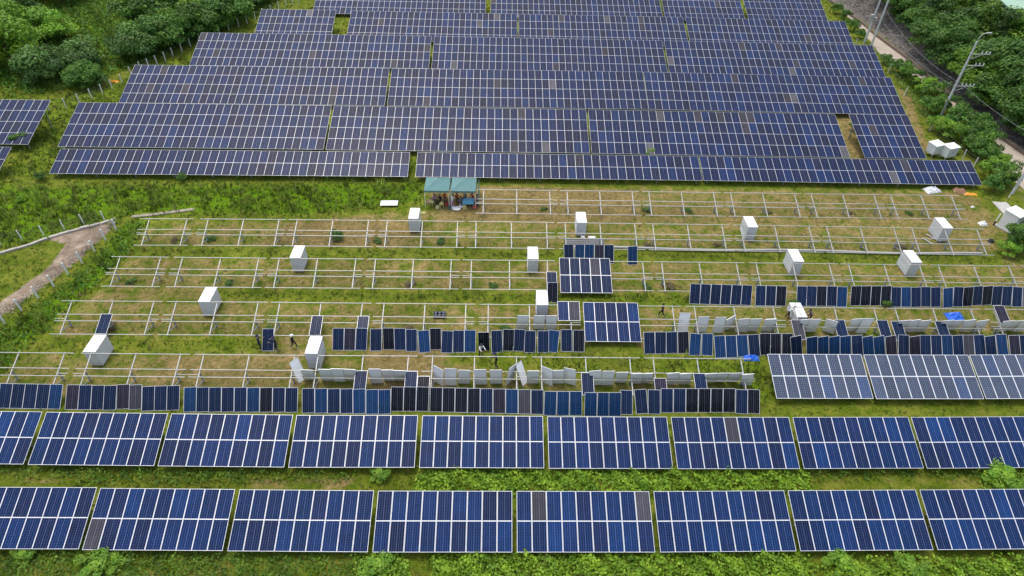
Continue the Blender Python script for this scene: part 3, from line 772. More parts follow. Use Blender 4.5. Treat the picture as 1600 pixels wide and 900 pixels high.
# white-backed panels propped against the racks from behind
def prop(xb, yb, xt, yt):
    P, u = stand(xb, yb, xt, yt)
    if u.z > .93: return P, u
    a = R(random.uniform(10, 21)); sx = max(-.2, min(.2, u.x))
    u = Vector((sx, -sin(a), cos(a))).normalized()
    T = at(xt, yt, PL * u.z + .02)
    return T - u * PL, u
def wh(ox, oy, sc, lst): return [(ox + (b0 + b1) / 2 / sc, oy + yb / sc, ox + (t0 + t1) / 2 / sc, oy + yt / sc, yaw) for t0, t1, yt, b0, b1, yb, yaw in lst]
WR5 = wh(440, 550, 6.667, [(205, 320, 188, 240, 345, 290, 0), (385, 500, 182, 425, 535, 297, 0), (505, 640, 176, 550, 660, 308, 0), (640, 770, 182, 670, 778, 295, 0), (900, 1030, 178, 940, 1055, 325, 0), (1035, 1160, 188, 1075, 1185, 300, 0), (1165, 1285, 195, 1200, 1295, 297, 0)])
WR5 += wh(660, 550, 6.154, [(100, 205, 152, 105, 200, 305, -.55), (210, 332, 162, 215, 325, 320, 0), (345, 460, 176, 345, 450, 305, 0), (495, 612, 170, 515, 615, 312, 0), (652, 762, 174, 655, 760, 305, 0), (1010, 1120, 182, 1010, 1115, 303, 0), (1150, 1250, 155, 1155, 1245, 310, -.55), (1252, 1360, 177, 1258, 1352, 303, 0), (1362, 1472, 162, 1370, 1468, 310, -.35)])
WR5 += wh(900, 550, 5.333, [(110, 210, 157, 130, 205, 275, 0), (225, 322, 160, 215, 300, 275, 0), (340, 440, 170, 320, 415, 255, 0), (470, 545, 181, 460, 530, 240, 0), (550, 635, 181, 535, 620, 240, 0), (765, 855, 176, 750, 840, 240, 0), (860, 970, 181, 850, 945, 235, 0), (1085, 1165, 181, 1065, 1150, 238, 0), (1180, 1275, 177, 1140, 1240, 250, 0), (1280, 1390, 177, 1245, 1350, 250, 0), (1390, 1480, 186, 1365, 1450, 240, 0)])
for k, (xb, yb, xt, yt, yaw) in enumerate(WR5):
    P, u = prop(xb, yb, xt, yt)
    panel_thing(P, u, True, cell_colour('leaned'), '%swhite-backed panel under the nearest rack row, %s from left' % ('skewed ' if yaw else '', nth(k + 1)), 'solar panel', 'white-backed panels under the nearest rack row', yaw)
WR4 = wh(700, 480, 7.273, [(795, 915, 95, 770, 900, 245, 0), (980, 1100, 97, 970, 1090, 250, 0), (1115, 1240, 97, 1112, 1225, 252, 0)])
WR4 += wh(990, 470, 6.957, [(500, 625, 132, 470, 590, 338, 0), (705, 825, 174, 680, 790, 340, 0), (895, 1010, 180, 850, 965, 350, 0), (1018, 1108, 182, 985, 1075, 285, .45), (1145, 1265, 197, 1125, 1220, 340, 0), (1275, 1398, 197, 1228, 1340, 330, 0), (1435, 1550, 202, 1385, 1490, 330, 0)])
WR4 += wh(1200, 470, 7.273, [(-10, 85, 207, -60, 30, 345, 0), (400, 480, 212, 350, 435, 345, 0), (480, 610, 212, 415, 535, 352, 0), (700, 760, 222, 720, 790, 360, -.5), (960, 1080, 207, 900, 1010, 345, 0), (1090, 1210, 202, 990, 1110, 368, 0)])
WR4 += wh(1400, 430, 6.43, [(60, 130, 456, 30, 110, 550, 0), (150, 240, 452, 95, 190, 570, 0), (250, 350, 456, 185, 290, 568, 0), (490, 570, 456, 440, 530, 560, 0), (590, 680, 456, 530, 620, 560, 0), (700, 800, 452, 635, 730, 568, 0), (830, 930, 456, 750, 860, 568, 0), (1100, 1180, 460, 1050, 1130, 552, 0), (1190, 1275, 460, 1140, 1225, 552, 0), (1280, 1370, 460, 1230, 1320, 552, 0)])
for k, (xb, yb, xt, yt, yaw) in enumerate(WR4):
    P, u = prop(xb, yb, xt, yt)
    panel_thing(P, u, True, cell_colour('leaned'), '%swhite-backed panel under the second rack row, %s from left' % ('skewed ' if yaw else '', nth(k + 1)), 'solar panel', 'white-backed panels under the second rack row', yaw)
# strongly turned ones
for bl, br, tl, tr, lab in [((471.5, 597), (475.5, 592), (456.5, 567.5), (461, 557.5), 'white-backed panel turned edge-on at the left end of the white line'),
                            ((791, 603), (801, 594), (797.5, 576), (806, 568), 'white-backed panel leaning left, left half of a tent-like pair'),
                            ((820, 602), (822.5, 597), (808, 564), (813, 570), 'white-backed panel leaning right, right half of a tent-like pair')]:
    P, u = stand((bl[0] + br[0]) / 2, (bl[1] + br[1]) / 2, (tl[0] + tr[0]) / 2, (tl[1] + tr[1]) / 2)
    a, c = ground(*bl), ground(*br); yaw = math.atan2(c.y - a.y, c.x - a.x)
    panel_thing(P, u, True, cell_colour('leaned'), lab, 'solar panel', 'white-backed panels turned sideways', yaw)
# one panel lying white side up in the grass
p = ground(608, 317, .28); o = inst('solar_module', PANEL, None, Matrix.Translation(p) @ Matrix.Rotation(pi / 2 + .03, 4, 'Z') @ Matrix.Rotation(pi, 4, 'Y') @ Matrix.Translation((0, -PL / 2, 0)))
tag(o, 'white-backed panel lying alone in the grass left of the gazebos', 'solar panel'); o.color = (.02, .03, .1, 1)

# ------------------------------------------------------------------ stacks of panels
def stack(px, py, h, label, layers=10, w=1.04, dep=2.0, lean=0.0, mid=False):
    p = ground(px, py); root = empty('panel_stack', p, R(-.6))
    tag(root, label, 'panel stack', 'white stacks of panels')
    mb = MB(); z = .12; t = (h - .14) / layers; rs = random.Random(px)
    for k in range(layers):
        j, q = rs.gauss(0, .008), rs.gauss(0, .008)
        mb.box(-w / 2 + j, w / 2 + j, q, dep + q, z, z + t * .90, 0); z += t
        if k < layers - 1: mb.box(-w / 2 + .03, w / 2 - .03, .03, dep - .03, z - t * .10 - .002, z + .002, 1)
    mb.build('panel_layers', [M['stackside'], M['grey_sheet']], root)
    mb = MB(); mb.box(-w / 2 - .012, w / 2 + .012, -.01, dep + .01, z + .002, z + .03); mb.build('top_sheet', M['white'], root)
    if mid:
        mb = MB(); mb.box(-.03, .03, -.014, dep + .014, z + .0315, z + .036); mb.build('strap', M['grey_sheet'], root)
    mb = MB()
    for x in (-.42, 0, .42): mb.box(x - .05, x + .05, .05, dep - .05, 0, .115)
    mb.build('pallet', M['brown'], root)
    return root
M['stackside'] = mat('stack_edges', (.62, .63, .65), .6, noise=.08, nscale=3)
M['white'].node_tree.nodes['Principled BSDF'].inputs['Roughness'].default_value = .45
for px, py, h, lab in [(647.8, 364, 1.9, 'white panel stack below the green gazebos'), (907, 369.5, 1.85, 'white panel stack behind the group of five leaning panels'),
                       (1170, 376.5, 1.85, 'white panel stack in the second row, just right of the centre pipe stretch'), (1470, 378, 1.85, 'white panel stack at the right end above the long pipe'),
                       (466.5, 425.5, 1.85, 'white panel stack in the middle row, leftmost of that row'), (832, 427, 1.85, 'white panel stack left of the ten mounted dark panels'),
                       (1240, 430, 1.8, 'white panel stack above the upper leaning row, left of a pair'), (1421, 432, 1.85, 'white panel stack above the upper leaning row, right of a pair'),
                       (327, 494, 1.8, 'white panel stack standing by itself left of centre'), (846, 501, 2.0, 'white panel stack behind three white-backed panels and left of two panels'),
                       (152.5, 572.5, 1.8, 'leftmost white panel stack near the left edge'), (492.5, 577.5, 2.0, 'white panel stack beside the workers left of the mid leaning row')]:
    stack(px, py, h, lab)
stack(1248, 507, .95, 'low white panel stack held by two workers', 5, mid=True)

# ------------------------------------------------------------------ fences
def fence(name, px, h, label, post_m=None, sides=.09, rails=(.35, .65, .95), wire=True):
    pts = [ground(*p) for p in px]; root = empty(name, pts[0]); tag(root, label, 'fence')
    for p in pts:
        mb = MB(); q = p - pts[0]; lx, ly = random.gauss(0, .04), random.gauss(0, .04)
        mb.hexa([q + Vector((x, y, -.2)) for x, y in ((-sides / 2, -sides / 2), (sides / 2, -sides / 2), (sides / 2, sides / 2), (-sides / 2, sides / 2))] +
                [q + Vector((x + lx, y + ly, h)) for x, y in ((-sides / 2, -sides / 2), (sides / 2, -sides / 2), (sides / 2, sides / 2), (-sides / 2, sides / 2))])
        mb.build('post', post_m or M['white'], root)
    if wire:
        mb = MB()
        for a, c in zip(pts, pts[1:]):
            for r in rails:
                mb.tube([a - pts[0] + Vector((0, 0, h * r)), (a + c) / 2 - pts[0] + Vector((0, 0, h * r - .03)), c - pts[0] + Vector((0, 0, h * r))], .006, 4)
        mb.build('wire', M['wire'], root)
fl_px = [(-22, 529), (7.8, 506), (34.4, 485.5), (60, 466), (85, 448), (107, 429), (129, 411.5), (148.4, 393), (165.5, 375.5), (182, 360)]
fence('wire_fence', fl_px, 1.45, 'wire fence of white posts along the right side of the dirt path', sides=.12)
fence('wire_fence', [(-30, 392), (2, 384), (36, 375.5), (69, 368), (101.5, 359.5), (132, 351), (164, 345)], 1.3, 'wire fence of white posts along the pale kerb above the path')
fence('wire_fence', fence3_px, 1.45, 'wire fence of white posts climbing beside the far solar block', sides=.11)
fence('wire_fence', [(1336, 73), (1358, 88), (1387, 114), (1412, 150), (1452, 205), (1503, 250), (1520, 262), (1546, 287), (1575, 310)], 1.5, 'wire fence of thin posts along the shrubs on the right', sides=.08)

# ------------------------------------------------------------------ vegetation
def leaf_faces(c, n, size, aspect=.5):
    """diamond leaves at c facing n"""
    k = len(c); n = n + rng.normal(0, .45, (k, 3)); n /= np.linalg.norm(n, axis=1)[:, None] + 1e-9
    a = rng.normal(0, 1, (k, 3)); t = np.cross(n, a); t /= np.linalg.norm(t, axis=1)[:, None] + 1e-9
    bt = np.cross(n, t); s = size[:, None]
    V = np.stack([c - t * s * .5, c + bt * s * .5 * aspect + n * s * .06, c + t * s * .5, c - bt * s * .5 * aspect + n * s * .06], 1)
    return V.reshape(-1, 3), np.arange(4 * k).reshape(-1, 4)

def crown_mesh(name, Rx, Rz, cz, lobes, per, leaf, cols, seed, flat=.75):
    g = np.random.default_rng(seed); C_, N_, S_, K_ = [], [], [], []
    for q in range(lobes):
        a = g.uniform(0, 2 * pi); e = np.arcsin(g.uniform(-.6, 1)); rr = g.uniform(.45, .95) if q else 0
        ctr = np.array([cos(a) * cos(e) * Rx * rr, sin(a) * cos(e) * Rx * rr, cz + sin(e) * Rz * rr])
        lr = Rx * g.uniform(.26, .46)
        d = g.normal(0, 1, (per, 3)); d[:, 2] = np.where(d[:, 2] < -.3, -d[:, 2] * .6, d[:, 2]); d /= np.linalg.norm(d, axis=1)[:, None]
        r = lr * g.uniform(.55, 1.12, per) ** .7
        C_.append(ctr + d * r[:, None] * np.array([1, 1, flat])); N_.append(d + np.array([0, 0, .45]))
        S_.append(leaf * g.uniform(.6, 1.35, per))
        base = np.array(cols[g.integers(len(cols))]) * g.uniform(.75, 1.3)
        K_.append(base * g.uniform(.7, 1.35, (per, 1)))
    V, Fq = leaf_faces(np.concatenate(C_), np.concatenate(N_), np.concatenate(S_))
    me = bpy.data.meshes.new(name); fast_mesh(me, V, Fq, 4); set_col(me, 'Col', np.repeat(np.concatenate(K_), 4, 0)); me.materials.append(M['leaf'])
    return me
GREENS = [(.060, .130, .016), (.085, .175, .020), (.048, .105, .018), (.11, .20, .022)]
DARK = [(.05, .122, .018), (.068, .155, .022), (.088, .18, .028)]
BRIGHT = [(.13, .25, .02), (.10, .21, .018), (.16, .28, .025)]
SCRUB = [(.16, .12, .07), (.13, .12, .05), (.22, .17, .10)]
GREY = [(.065, .135, .03), (.085, .16, .036), (.05, .11, .026)]
TREES = [crown_mesh('crown', 3.6, 2.7, 3.3, 30, 230, .42, [GREENS, DARK, GREENS, DARK, BRIGHT, GREY][k], 10 + k) for k in range(6)]
SHRUBS = [crown_mesh('foliage', 1.25, 1.0, .9, 15, 150, .2, [GREENS, DARK, BRIGHT, GREY, SCRUB][k], 30 + k) for k in range(5)]
def trunk_mesh(h, r, seed):
    g = random.Random(seed); mb = MB()
    mb.tube([(0, 0, -.3), (g.uniform(-.1, .1), 0, h * .4), (g.uniform(-.2, .2), g.uniform(-.2, .2), h)], [r, r * .75, r * .45], 8)
    for k in range(5):
        a = g.uniform(0, 2 * pi); z = h * g.uniform(.4, .9)
        mb.tube([(0, 0, z), (cos(a) * h * .22, sin(a) * h * .22, z + h * .2), (cos(a) * h * .4, sin(a) * h * .4, z + h * .45)], [r * .45, r * .28, r * .1], 6)
    return mb.mesh('trunk', M['bark'])
TRUNKS = [trunk_mesh(3.8, .2, k) for k in range(3)]
STEMS = [trunk_mesh(.9, .05, 20 + k) for k in range(2)]
def tree(px, py, size, kind, label, group, tint=1.0, name='broadleaf_tree'):
    """px,py: where the trunk meets the ground"""
    p = ground(px, py)
    if 'thicket' in label: p.z -= random.uniform(.9, 1.5) * size
    d = float(side_dist(kerb_rev, np.array([p.x]), np.array([p.y]))[0])
    if 'lane' in label and d < 1.0 + 1.5 * size:
        a, c = kerb_rev[0], kerb_rev[-1]; nrm = Vector((c.y - a.y, a.x - c.x, 0)).normalized(); q = p + nrm * (1.0 + 1.5 * size - d); p = Vector((q.x, q.y, float(height(q.x, q.y))))
    root = empty(name, p, random.uniform(0, 6.28)); root.scale = (size, size, size * random.uniform(.9, 1.12))
    tag(root, label, 'tree', group)
    o = inst('crown', TREES[kind], root); j = random.uniform(.92, 1.08) * tint; o.color = (j, j, j * .95, 1)
    inst('trunk', TRUNKS[kind % 3], root)
def shrub(px, py, size, kind, label, group, tint=1.0, sz=1.0, name='shrub'):
    p = ground(px, py)
    if 'lane' in label:
        size *= .95; d = -float(side_dist(list(reversed(road_w)), np.array([p.x]), np.array([p.y]))[0])
        if d < 1.25 * size + .2:
            a, c = road_w[-1], road_w[0]; nrm = Vector((c.y - a.y, a.x - c.x, 0)).normalized(); p = p - nrm * (1.25 * size + .2 - d)
    root = empty(name, p, random.uniform(0, 6.28)); root.scale = (size, size, size * sz)
    tag(root, label, 'shrub', group)
    o = inst('foliage', SHRUBS[kind], root); j = random.uniform(.9, 1.1) * tint; o.color = (j, j, j, 1)
    inst('stem', STEMS[kind % 2], root)

kindname = ['mid green', 'dark green', 'leafy green', 'deep green', 'bright green', 'grey-green']
tl = [(25, 105, 1.35, 4), (75, 62, 1.1, 4), (5, 60, 1.2, 4), (40, 42, 1.2, 0), (72, 128, .95, 5), (126, 108, 1.0, 5), (140, 134, .75, 3), 
      (215, 92, 1.0, 5), (245, 82, 1.15, 3), (272, 72, 1.05, 1), (300, 60, 1.1, 2), (330, 50, 1.1, 1), (360, 38, 1.1, 3), (235, 48, 1.2, 2), (275, 34, 1.2, 0), (315, 24, 1.2, 4), (350, 14, 1.1, 0), (388, 12, 1.0, 5), (410, 2, .9, 5), (240, 8, 1.2, 0), (290, 0, 1.2, 2), (100, 4, 1.2, 3), (425, -12, .9, 1), (50, -4, 1.2, 0), (455, -20, .9, 3)]
def place_word(x, y, pts):
    return ''
for k, (x, y, s_, kd) in enumerate(tl):
    order = sorted(tl, key=lambda q: q[0]).index((x, y, s_, kd)) + 1
    tree(x, y, s_, kd, '%s bushy tree in the upper left thicket, %s from left' % (kindname[kd], nth(order)), 'trees of the upper left thicket', 1.3)
tr = [(1395, 22, 1.0, 1), (1432, 8, 1.15, 0), (1475, 6, 1.25, 2), (1515, 8, 1.25, 1), (1545, 14, 1.1, 4), (1420, 52, 1.0, 3), (1452, 48, 1.15, 0), (1492, 46, 1.25, 4), (1535, 44, 1.25, 1), (1445, 84, .95, 1), (1478, 88, 1.1, 3), (1518, 86, 1.25, 0), (1560, 90, 1.2, 4), (1594, 132, 1.0, 1),
      (1488, 122, .95, 1), (1522, 128, 1.05, 3), (1560, 132, 1.2, 1), (1600, 160, 1.2, 3), (1540, 168, .9, 0), (1578, 180, 1.05, 1), (1612, 208, 1.1, 1), (1580, 214, .7, 3), (1640, 130, 1.3, 0), (1650, 200, 1.3, 2), (1470, -22, 1.2, 0), (1530, -25, 1.2, 1), (1462, 112, 1.0, 3), (1500, 148, 1.0, 4), (1524, 176, .95, 1), (1556, 206, .9, 3), (1590, 236, .9, 1), (1440, 62, 1.0, 3), (1412, 40, .9, 0), (1385, 6, .9, 3), (1366, -6, .9, 1), (1400, -16, 1.1, 2), (1350, -10, 1.0, 1), (1330, -22, 1.0, 0)]
for k, (x, y, s_, kd) in enumerate(tr):
    order = sorted(tr, key=lambda q: q[1]).index((x, y, s_, kd)) + 1
    tree(x, y, s_, kd, '%s tree in the wood beyond the lane, %s from the top' % (kindname[kd], nth(order)), 'trees of the wood beyond the lane')
sname = ['green', 'dark green', 'bright yellow-green', 'grey-green']
sr_ = [(1306, 22, .9, 1), (1318, 34, 1.0, 0), (1328, 48, 1.0, 1), (1340, 60, .8, 1), (1394, 112, 1.0, 1), (1408, 122, 1.15, 0), (1424, 134, 1.2, 0), (1440, 148, 1.35, 2), (1456, 160, 1.4, 0), (1446, 176, 1.2, 1), (1474, 178, 1.3, 0), (1494, 196, 1.45, 1), (1514, 208, 1.5, 1), (1532, 222, 1.5, 1), (1548, 238, 1.3, 0), (1462, 204, 1.1, 2), (1478, 214, 1.25, 2), (1498, 226, 1.2, 0), (1516, 240, 1.2, 1), (1534, 256, 1.2, 1), (1556, 262, 1.0, 2), (1545, 276, 1.3, 2), (1562, 290, 1.35, 0), (1552, 300, 1.1, 1), (1580, 386, 1.2, 0), (1596, 396, 1.2, 1), (1572, 398, .8, 2), (1606, 372, 1.0, 0), (1432, 118, .8, 1), (1380, 100, .8, 1), (1486, 240, .7, 2)]
for k, (x, y, s_, kd) in enumerate(sr_):
    order = sorted(sr_, key=lambda q: q[1]).index((x, y, s_, kd)) + 1
    shrub(x, y, s_ * 1.1, kd, '%s shrub in the strip beside the lane, %s from the top' % (sname[kd], nth(order)), 'shrubs beside the lane', 1.25, sz=1.15)
loose = [(44, 866, .55, 2, 'small bright bush in front of the nearest row at far left'), (150, 893, .85, 2, 'bright bush at the bottom edge, left of centre'), (590, 884, .75, 0, 'leafy green bush at the bottom edge left of the vine carpet'),
         (596, 741, .6, 2, 'small bright bush between the two front rows left of the vines'), (253, 686, .28, 2, 'tiny plant poking through the gap in the second front row'), (527, 372, .65, 1, 'dark bush growing under the second empty row'),
         (180, 880, .5, 0, 'low green bush at the bottom edge beside the bright one'), (1310, 886, .7, 0, 'low bright bush near the bottom right edge, left of another'), (1420, 888, .7, 3, 'low bright bush at the bottom edge right of centre'), (1570, 752, .95, 2, 'bright bush between the front rows at the right edge'),
         (1545, 745, .8, 0, 'green bush behind the front right solar table'), (1240, 475, .3, 0, 'small weed behind the low white stack'), (1385, 478, .35, 0, 'weed in front of the upper leaning row'),
         (1015, 243, .7, 2, 'bright weed poking out between the first two far rows'), (990, 244, .4, 2, 'tiny weed between far rows left of a bigger one'), (690, 236, .5, 2, 'weed between far rows above the gazebos'),
         (1338, 205, .8, 0, 'green bush in the gap between two far tables'), (65, 282, .6, 1, 'dark bush below the left edge table'), (38, 230, 1.1, 1, 'dark bush under the left edge table'), (285, 283, .6, 1, 'dark weed at the foot of the far block, left'),
         (33, 315, .45, 2, 'pale round bush in the left meadow'), (630, 262, .9, 1, 'dark bush between the first two tables behind the gazebos')]
for x, y, s_, kd, lab in loose: shrub(x, y, s_ * (1.15 if y > 700 else 1), 2 if y > 730 else kd, lab, None, 1.15, .62 if y > 700 else .9)
# weeds crept through the racks
for k in range(26):
    row = random.choice(['R1', 'R1', 'R2', 'R3', 'R4', 'R2', 'R3']); x = random.uniform(300, 1480)
    if row == 'R1': x = random.uniform(780, 1480)
    y = top_y[row](x) + {'R1': 30, 'R2': 34, 'R3': 40, 'R4': 44}[row] + random.uniform(-6, 4)
weed_pts = [('R1', 850), ('R1', 1010), ('R1', 1075), ('R1', 1200), ('R1', 1330), ('R1', 1420), ('R2', 275), ('R2', 330), ('R2', 590), ('R2', 690), ('R2', 1010), ('R2', 1120), ('R2', 1410), ('R3', 205), ('R3', 360), ('R3', 640), ('R3', 770), ('R3', 1010), ('R3', 1045), ('R4', 170), ('R4', 420), ('R4', 640), ('R4', 790)]
for k, (row, x) in enumerate(weed_pts):
    y = top_y[row](x) + {'R1': 30, 'R2': 33, 'R3': 40, 'R4': 42}[row]
    shrub(x, y, random.uniform(.3, .5), random.choice([0, 1, 4, 4]), 'low weed clump under the %s, %s from the left' % (ropos[row], nth(sorted(q[1] for q in weed_pts if q[0] == row).index(x) + 1)), 'weed clumps under the racks', sz=.4, tint=.9, name='weed_clump')

# grass blades: one mass
def visible(X, Y, m_=40):
    Zr = -H; c, s = cos(YA), sin(YA)
    x = X * c - Y * s; y = X * s + Y * c
    d = y * cos(TH) - Zr * sin(TH); u = y * sin(TH) + Zr * cos(TH)
    a, b_ = x / d, -u / d; c, s = cos(RO), sin(RO)
    px, py = 800 + F * (a * c - b_ * s), 450 + F * (a * s + b_ * c)
    return (px > -m_) & (px < 1600 + m_) & (py > -m_) & (py < 900 + m_)
def blades(n, hscale, name, colour_fn, keep_fn, per=3):
    X = rng.uniform(-100, 118, n); Y = 14 + (rng.uniform(0, 1, n) ** 1.7) * 135
    k = visible(X, Y); X, Y = X[k], Y[k]
    dry, lush, dirt, bank = cover(X, Y)
    rd = side_dist([Vector(p) for p in la], X, Y)
    k = keep_fn(X, Y, dry, lush, dirt, bank); X, Y, dry, lush, dirt, bank = [q[k] for q in (X, Y, dry, lush, dirt, bank)]
    Z = height(X, Y); n = len(X)
    hh = hscale * (.35 + lush * .9) * rng.uniform(.5, 1.4, n)
    col = colour_fn(X, Y, dry, lush)
    V, K = [], []
    for q in range(per):
        ang = rng.uniform(0, 2 * pi, n); w = rng.uniform(.025, .06, n) * (1 + Y / 70); ln = rng.uniform(.2, .9, n) * hh
        ox, oy = rng.normal(0, .10, n), rng.normal(0, .10, n)
        b0 = np.stack([X + ox - np.cos(ang) * w, Y + oy - np.sin(ang) * w, Z - .02], -1)
        b1 = np.stack([X + ox + np.cos(ang) * w, Y + oy + np.sin(ang) * w, Z - .02], -1)
        tp = np.stack([X + ox - np.sin(ang) * ln, Y + oy + np.cos(ang) * ln, Z + hh], -1)
        V.append(np.stack([b0, b1, tp], 1)); K.append(np.repeat(col[:, None, :] * rng.uniform(.75, 1.25, (n, 1, 1)), 3, 1))
    V = np.concatenate(V).reshape(-1, 3); K = np.concatenate(K).reshape(-1, 3)
    me = bpy.data.meshes.new(name); fast_mesh(me, V, np.arange(len(V)).reshape(-1, 3), 3); set_col(me, 'Col', np.clip(K, 0, 1)); me.materials.append(M['grassblade'])
    return link(bpy.data.objects.new(name, me))
def vnoise(X, Y, f, seed=0):
    return .5 + .25 * (np.sin(X * f + seed) * np.cos(Y * f * 1.3 + seed * 2) + np.sin(X * f * 2.3 + Y * f * 1.7 + seed) + .0 * X)
def onroad(X, Y): 
    d1 = side_dist(kerb_rev, X, Y); d2 = side_dist(list(reversed(road_w)), X, Y)
    return (d1 < .3) & (d2 > -.2)
def gcol(X, Y, dry, lush):
    t = rng.uniform(0, 1, len(X))[:, None]; dr = np.clip(dry * .85 + .6 * (vnoise(X, Y, 1.3, 4) - .5) + rng.normal(0, .2, len(X)), 0, 1)[:, None]
    g = np.array([.095, .165, .016]) * (1 - t) + np.array([.19, .27, .03]) * t
    s_ = np.array([.22, .19, .055]) * (1 - t) + np.array([.40, .30, .13]) * t
    patch = (.62 + .38 * 2 * vnoise(X, Y, .9, 2) * (.5 + vnoise(X, Y, .31, 6)))[:, None]
    return (g * (1 - dr * .85) + s_ * dr * .85) * patch
def gkeep(X, Y, dry, lush, dirt, bank):
    p = (.30 + .75 * lush) * (1 - dirt) * (1 - .6 * bank) * (.55 + .9 * vnoise(X, Y, .8, 3))
    return (rng.uniform(0, 1, len(X)) < p) & ~onroad(X, Y)
tag(blades(230000, .26, 'grass', gcol, gkeep), 'short grass and dry stalks all over the field', 'grass', kind='stuff')
def tkeep(X, Y, dry, lush, dirt, bank):
    p = np.clip(lush - .55, 0, 1) * 2.2 * (1 - dirt) * (vnoise(X, Y, .6, 9) > .45)
    # nothing tall right under the tables' or leaning panels' feet in the middle of the field
    return (rng.uniform(0, 1, len(X)) < p) & ~onroad(X, Y)
tag(blades(120000, .62, 'tall_grass', lambda X, Y, d, l: gcol(X, Y, d * .2, l) * rng.uniform(.8, 1.15, (len(X), 1)), tkeep, 4), 'tall fresh grass in strips and in the left meadow', 'grass', kind='stuff')

# creeping vines between and in front of the front rows
def vine_mass(name, px_polys, n, leaf, hmax, cols, label, cat, asp=.8):
    C_, S_, K_ = [], [], []
    for poly in px_polys:
        Wp = W(poly); xs = [p[0] for p in Wp]; ys = [p[1] for p in Wp]
        area = (max(xs) - min(xs)) * (max(ys) - min(ys)); k = int(n * area)
        X = rng.uniform(min(xs) - .3, max(xs) + .3, k); Y = rng.uniform(min(ys) - .3, max(ys) + .3, k)
        w = in_poly(Wp, X, Y, .5) * (vnoise(X, Y, 1.1, 5) + .35)
        kk = rng.uniform(0, 1, k) < w; X, Y = X[kk], Y[kk]
        hh = hmax * np.clip(.25 + .9 * vnoise(X, Y, 1.9, 1) * vnoise(X, Y, .7, 4) * 1.6, .12, 1.3)
        Z = height(X, Y) + hh * rng.uniform(0.1, 1, len(X)) ** .5
        C_.append(np.stack([X, Y, Z], -1)); S_.append(leaf * rng.uniform(.6, 1.4, len(X)))
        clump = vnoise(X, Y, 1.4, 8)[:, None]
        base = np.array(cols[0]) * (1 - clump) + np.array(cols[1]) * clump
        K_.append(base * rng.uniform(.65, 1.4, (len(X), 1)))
    c = np.concatenate(C_); nn = np.tile(np.array([0, -.2, .75]), (len(c), 1)) + rng.normal(0, .35, (len(c), 3))
    V, Fq = leaf_faces(c, nn, np.concatenate(S_), asp)
    me = bpy.data.meshes.new(name); fast_mesh(me, V, Fq, 4); set_col(me, 'Col', np.repeat(np.concatenate(K_), 4, 0)); me.materials.append(M['leaf'])
    return tag(link(bpy.data.objects.new(name, me)), label, cat, kind='stuff')
vine_mass('creeping_vines', [[(655, 737), (1255, 738), (1262, 772), (650, 772)], [(1530, 740), (1700, 738), (1700, 770), (1540, 770)],
                             [(680, 872), (1255, 870), (1290, 935), (680, 935)], [(560, 872), (630, 870), (640, 930), (560, 930)], [(1290, 880), (1640, 875), (1640, 935), (1290, 935)]],
          230, .19, .75, [(.10, .21, .014), (.26, .41, .03)], 'bright carpet of creeping vines between and before the front solar rows', 'vines')
vine_mass('weeds', [[(380, 738), (560, 738), (560, 752), (380, 752)], [(120, 735), (380, 735), (380, 756), (120, 756)], [(1255, 738), (1540, 738), (1540, 750), (1255, 750)], [(-20, 866), (560, 868), (560, 910), (-20, 910)], [(-20, 730), (120, 732), (120, 745), (-20, 745)]],
          150, .16, .6, [(.05, .11, .012), (.13, .23, .02)], 'green weeds growing along the lower edges of the front rows', 'weeds')
vine_mass('verge_growth', [[(1300, 12), (1318, 30), (1345, 62), (1375, 98), (1400, 122), (1432, 150), (1470, 190), (1520, 236), (1558, 275), (1580, 290), (1570, 262), (1535, 210), (1490, 180), (1462, 150), (1436, 132), (1396, 104), (1366, 84), (1340, 46)],
                                [(1400, 128), (1440, 150), (1480, 200), (1500, 232), (1470, 215), (1440, 180)]],
          20, .26, .9, [(.06, .15, .014), (.16, .30, .022)], 'dense green overgrowth along the verge between the far block and the lane', 'undergrowth')
vine_mass('bank_growth', [[(1420, 70), (1480, 118), (1540, 170), (1640, 245), (1660, 225), (1560, 160), (1500, 108), (1440, 62)]],
          4, .3, .6, [(.05, .12, .014), (.12, .22, .02)], 'scattered green creepers on the upper bank under the wood', 'creepers')
vine_mass('scrub', [[(760, 316), (1500, 322), (1500, 342), (760, 336)], [(240, 362), (700, 366), (700, 386), (240, 382)], [(1000, 372), (1500, 378), (1500, 392), (1000, 388)], [(200, 425), (840, 432), (840, 450), (200, 444)], [(980, 435), (1070, 436), (1070, 455), (980, 454)], [(130, 498), (720, 505), (720, 528), (130, 520)], [(1010, 515), (1060, 515), (1060, 524), (1010, 524)]],
          24, .15, .34, [(.10, .085, .045), (.20, .19, .06)], 'low brownish scrub left standing under the empty racks', 'scrub', .4)
vine_mass('dry_vines', [[(1298, -8), (1352, 32), (1420, 86), (1470, 128), (1530, 182), (1640, 262), (1660, 240), (1560, 172), (1500, 112), (1440, 60), (1380, 20), (1345, -12)]],
          55, .34, .5, [(.16, .14, .13), (.46, .42, .39)], 'grey-brown dry creepers hanging over the bank beside the lane', 'creepers', .25)
vine_mass('dry_weeds', [[(-40, 536), (0, 501), (60, 456), (110, 418), (150, 382), (182, 350), (176, 346), (136, 386), (96, 422), (46, 458), (0, 494), (-40, 526)]],
          110, .26, .7, [(.22, .185, .15), (.46, .39, .33)], 'grey-brown dry weeds tangled in the wire fence by the path', 'weeds', .3)
vine_mass('ditch_weeds', [[(195, 352), (232, 342), (205, 395), (165, 435), (110, 485), (40, 550), (-40, 620), (-40, 560), (60, 482), (120, 430), (165, 388)]],
          26, .22, .7, [(.055, .145, .012), (.13, .26, .02)], 'lush green weeds filling the strip beside the left fence', 'weeds')
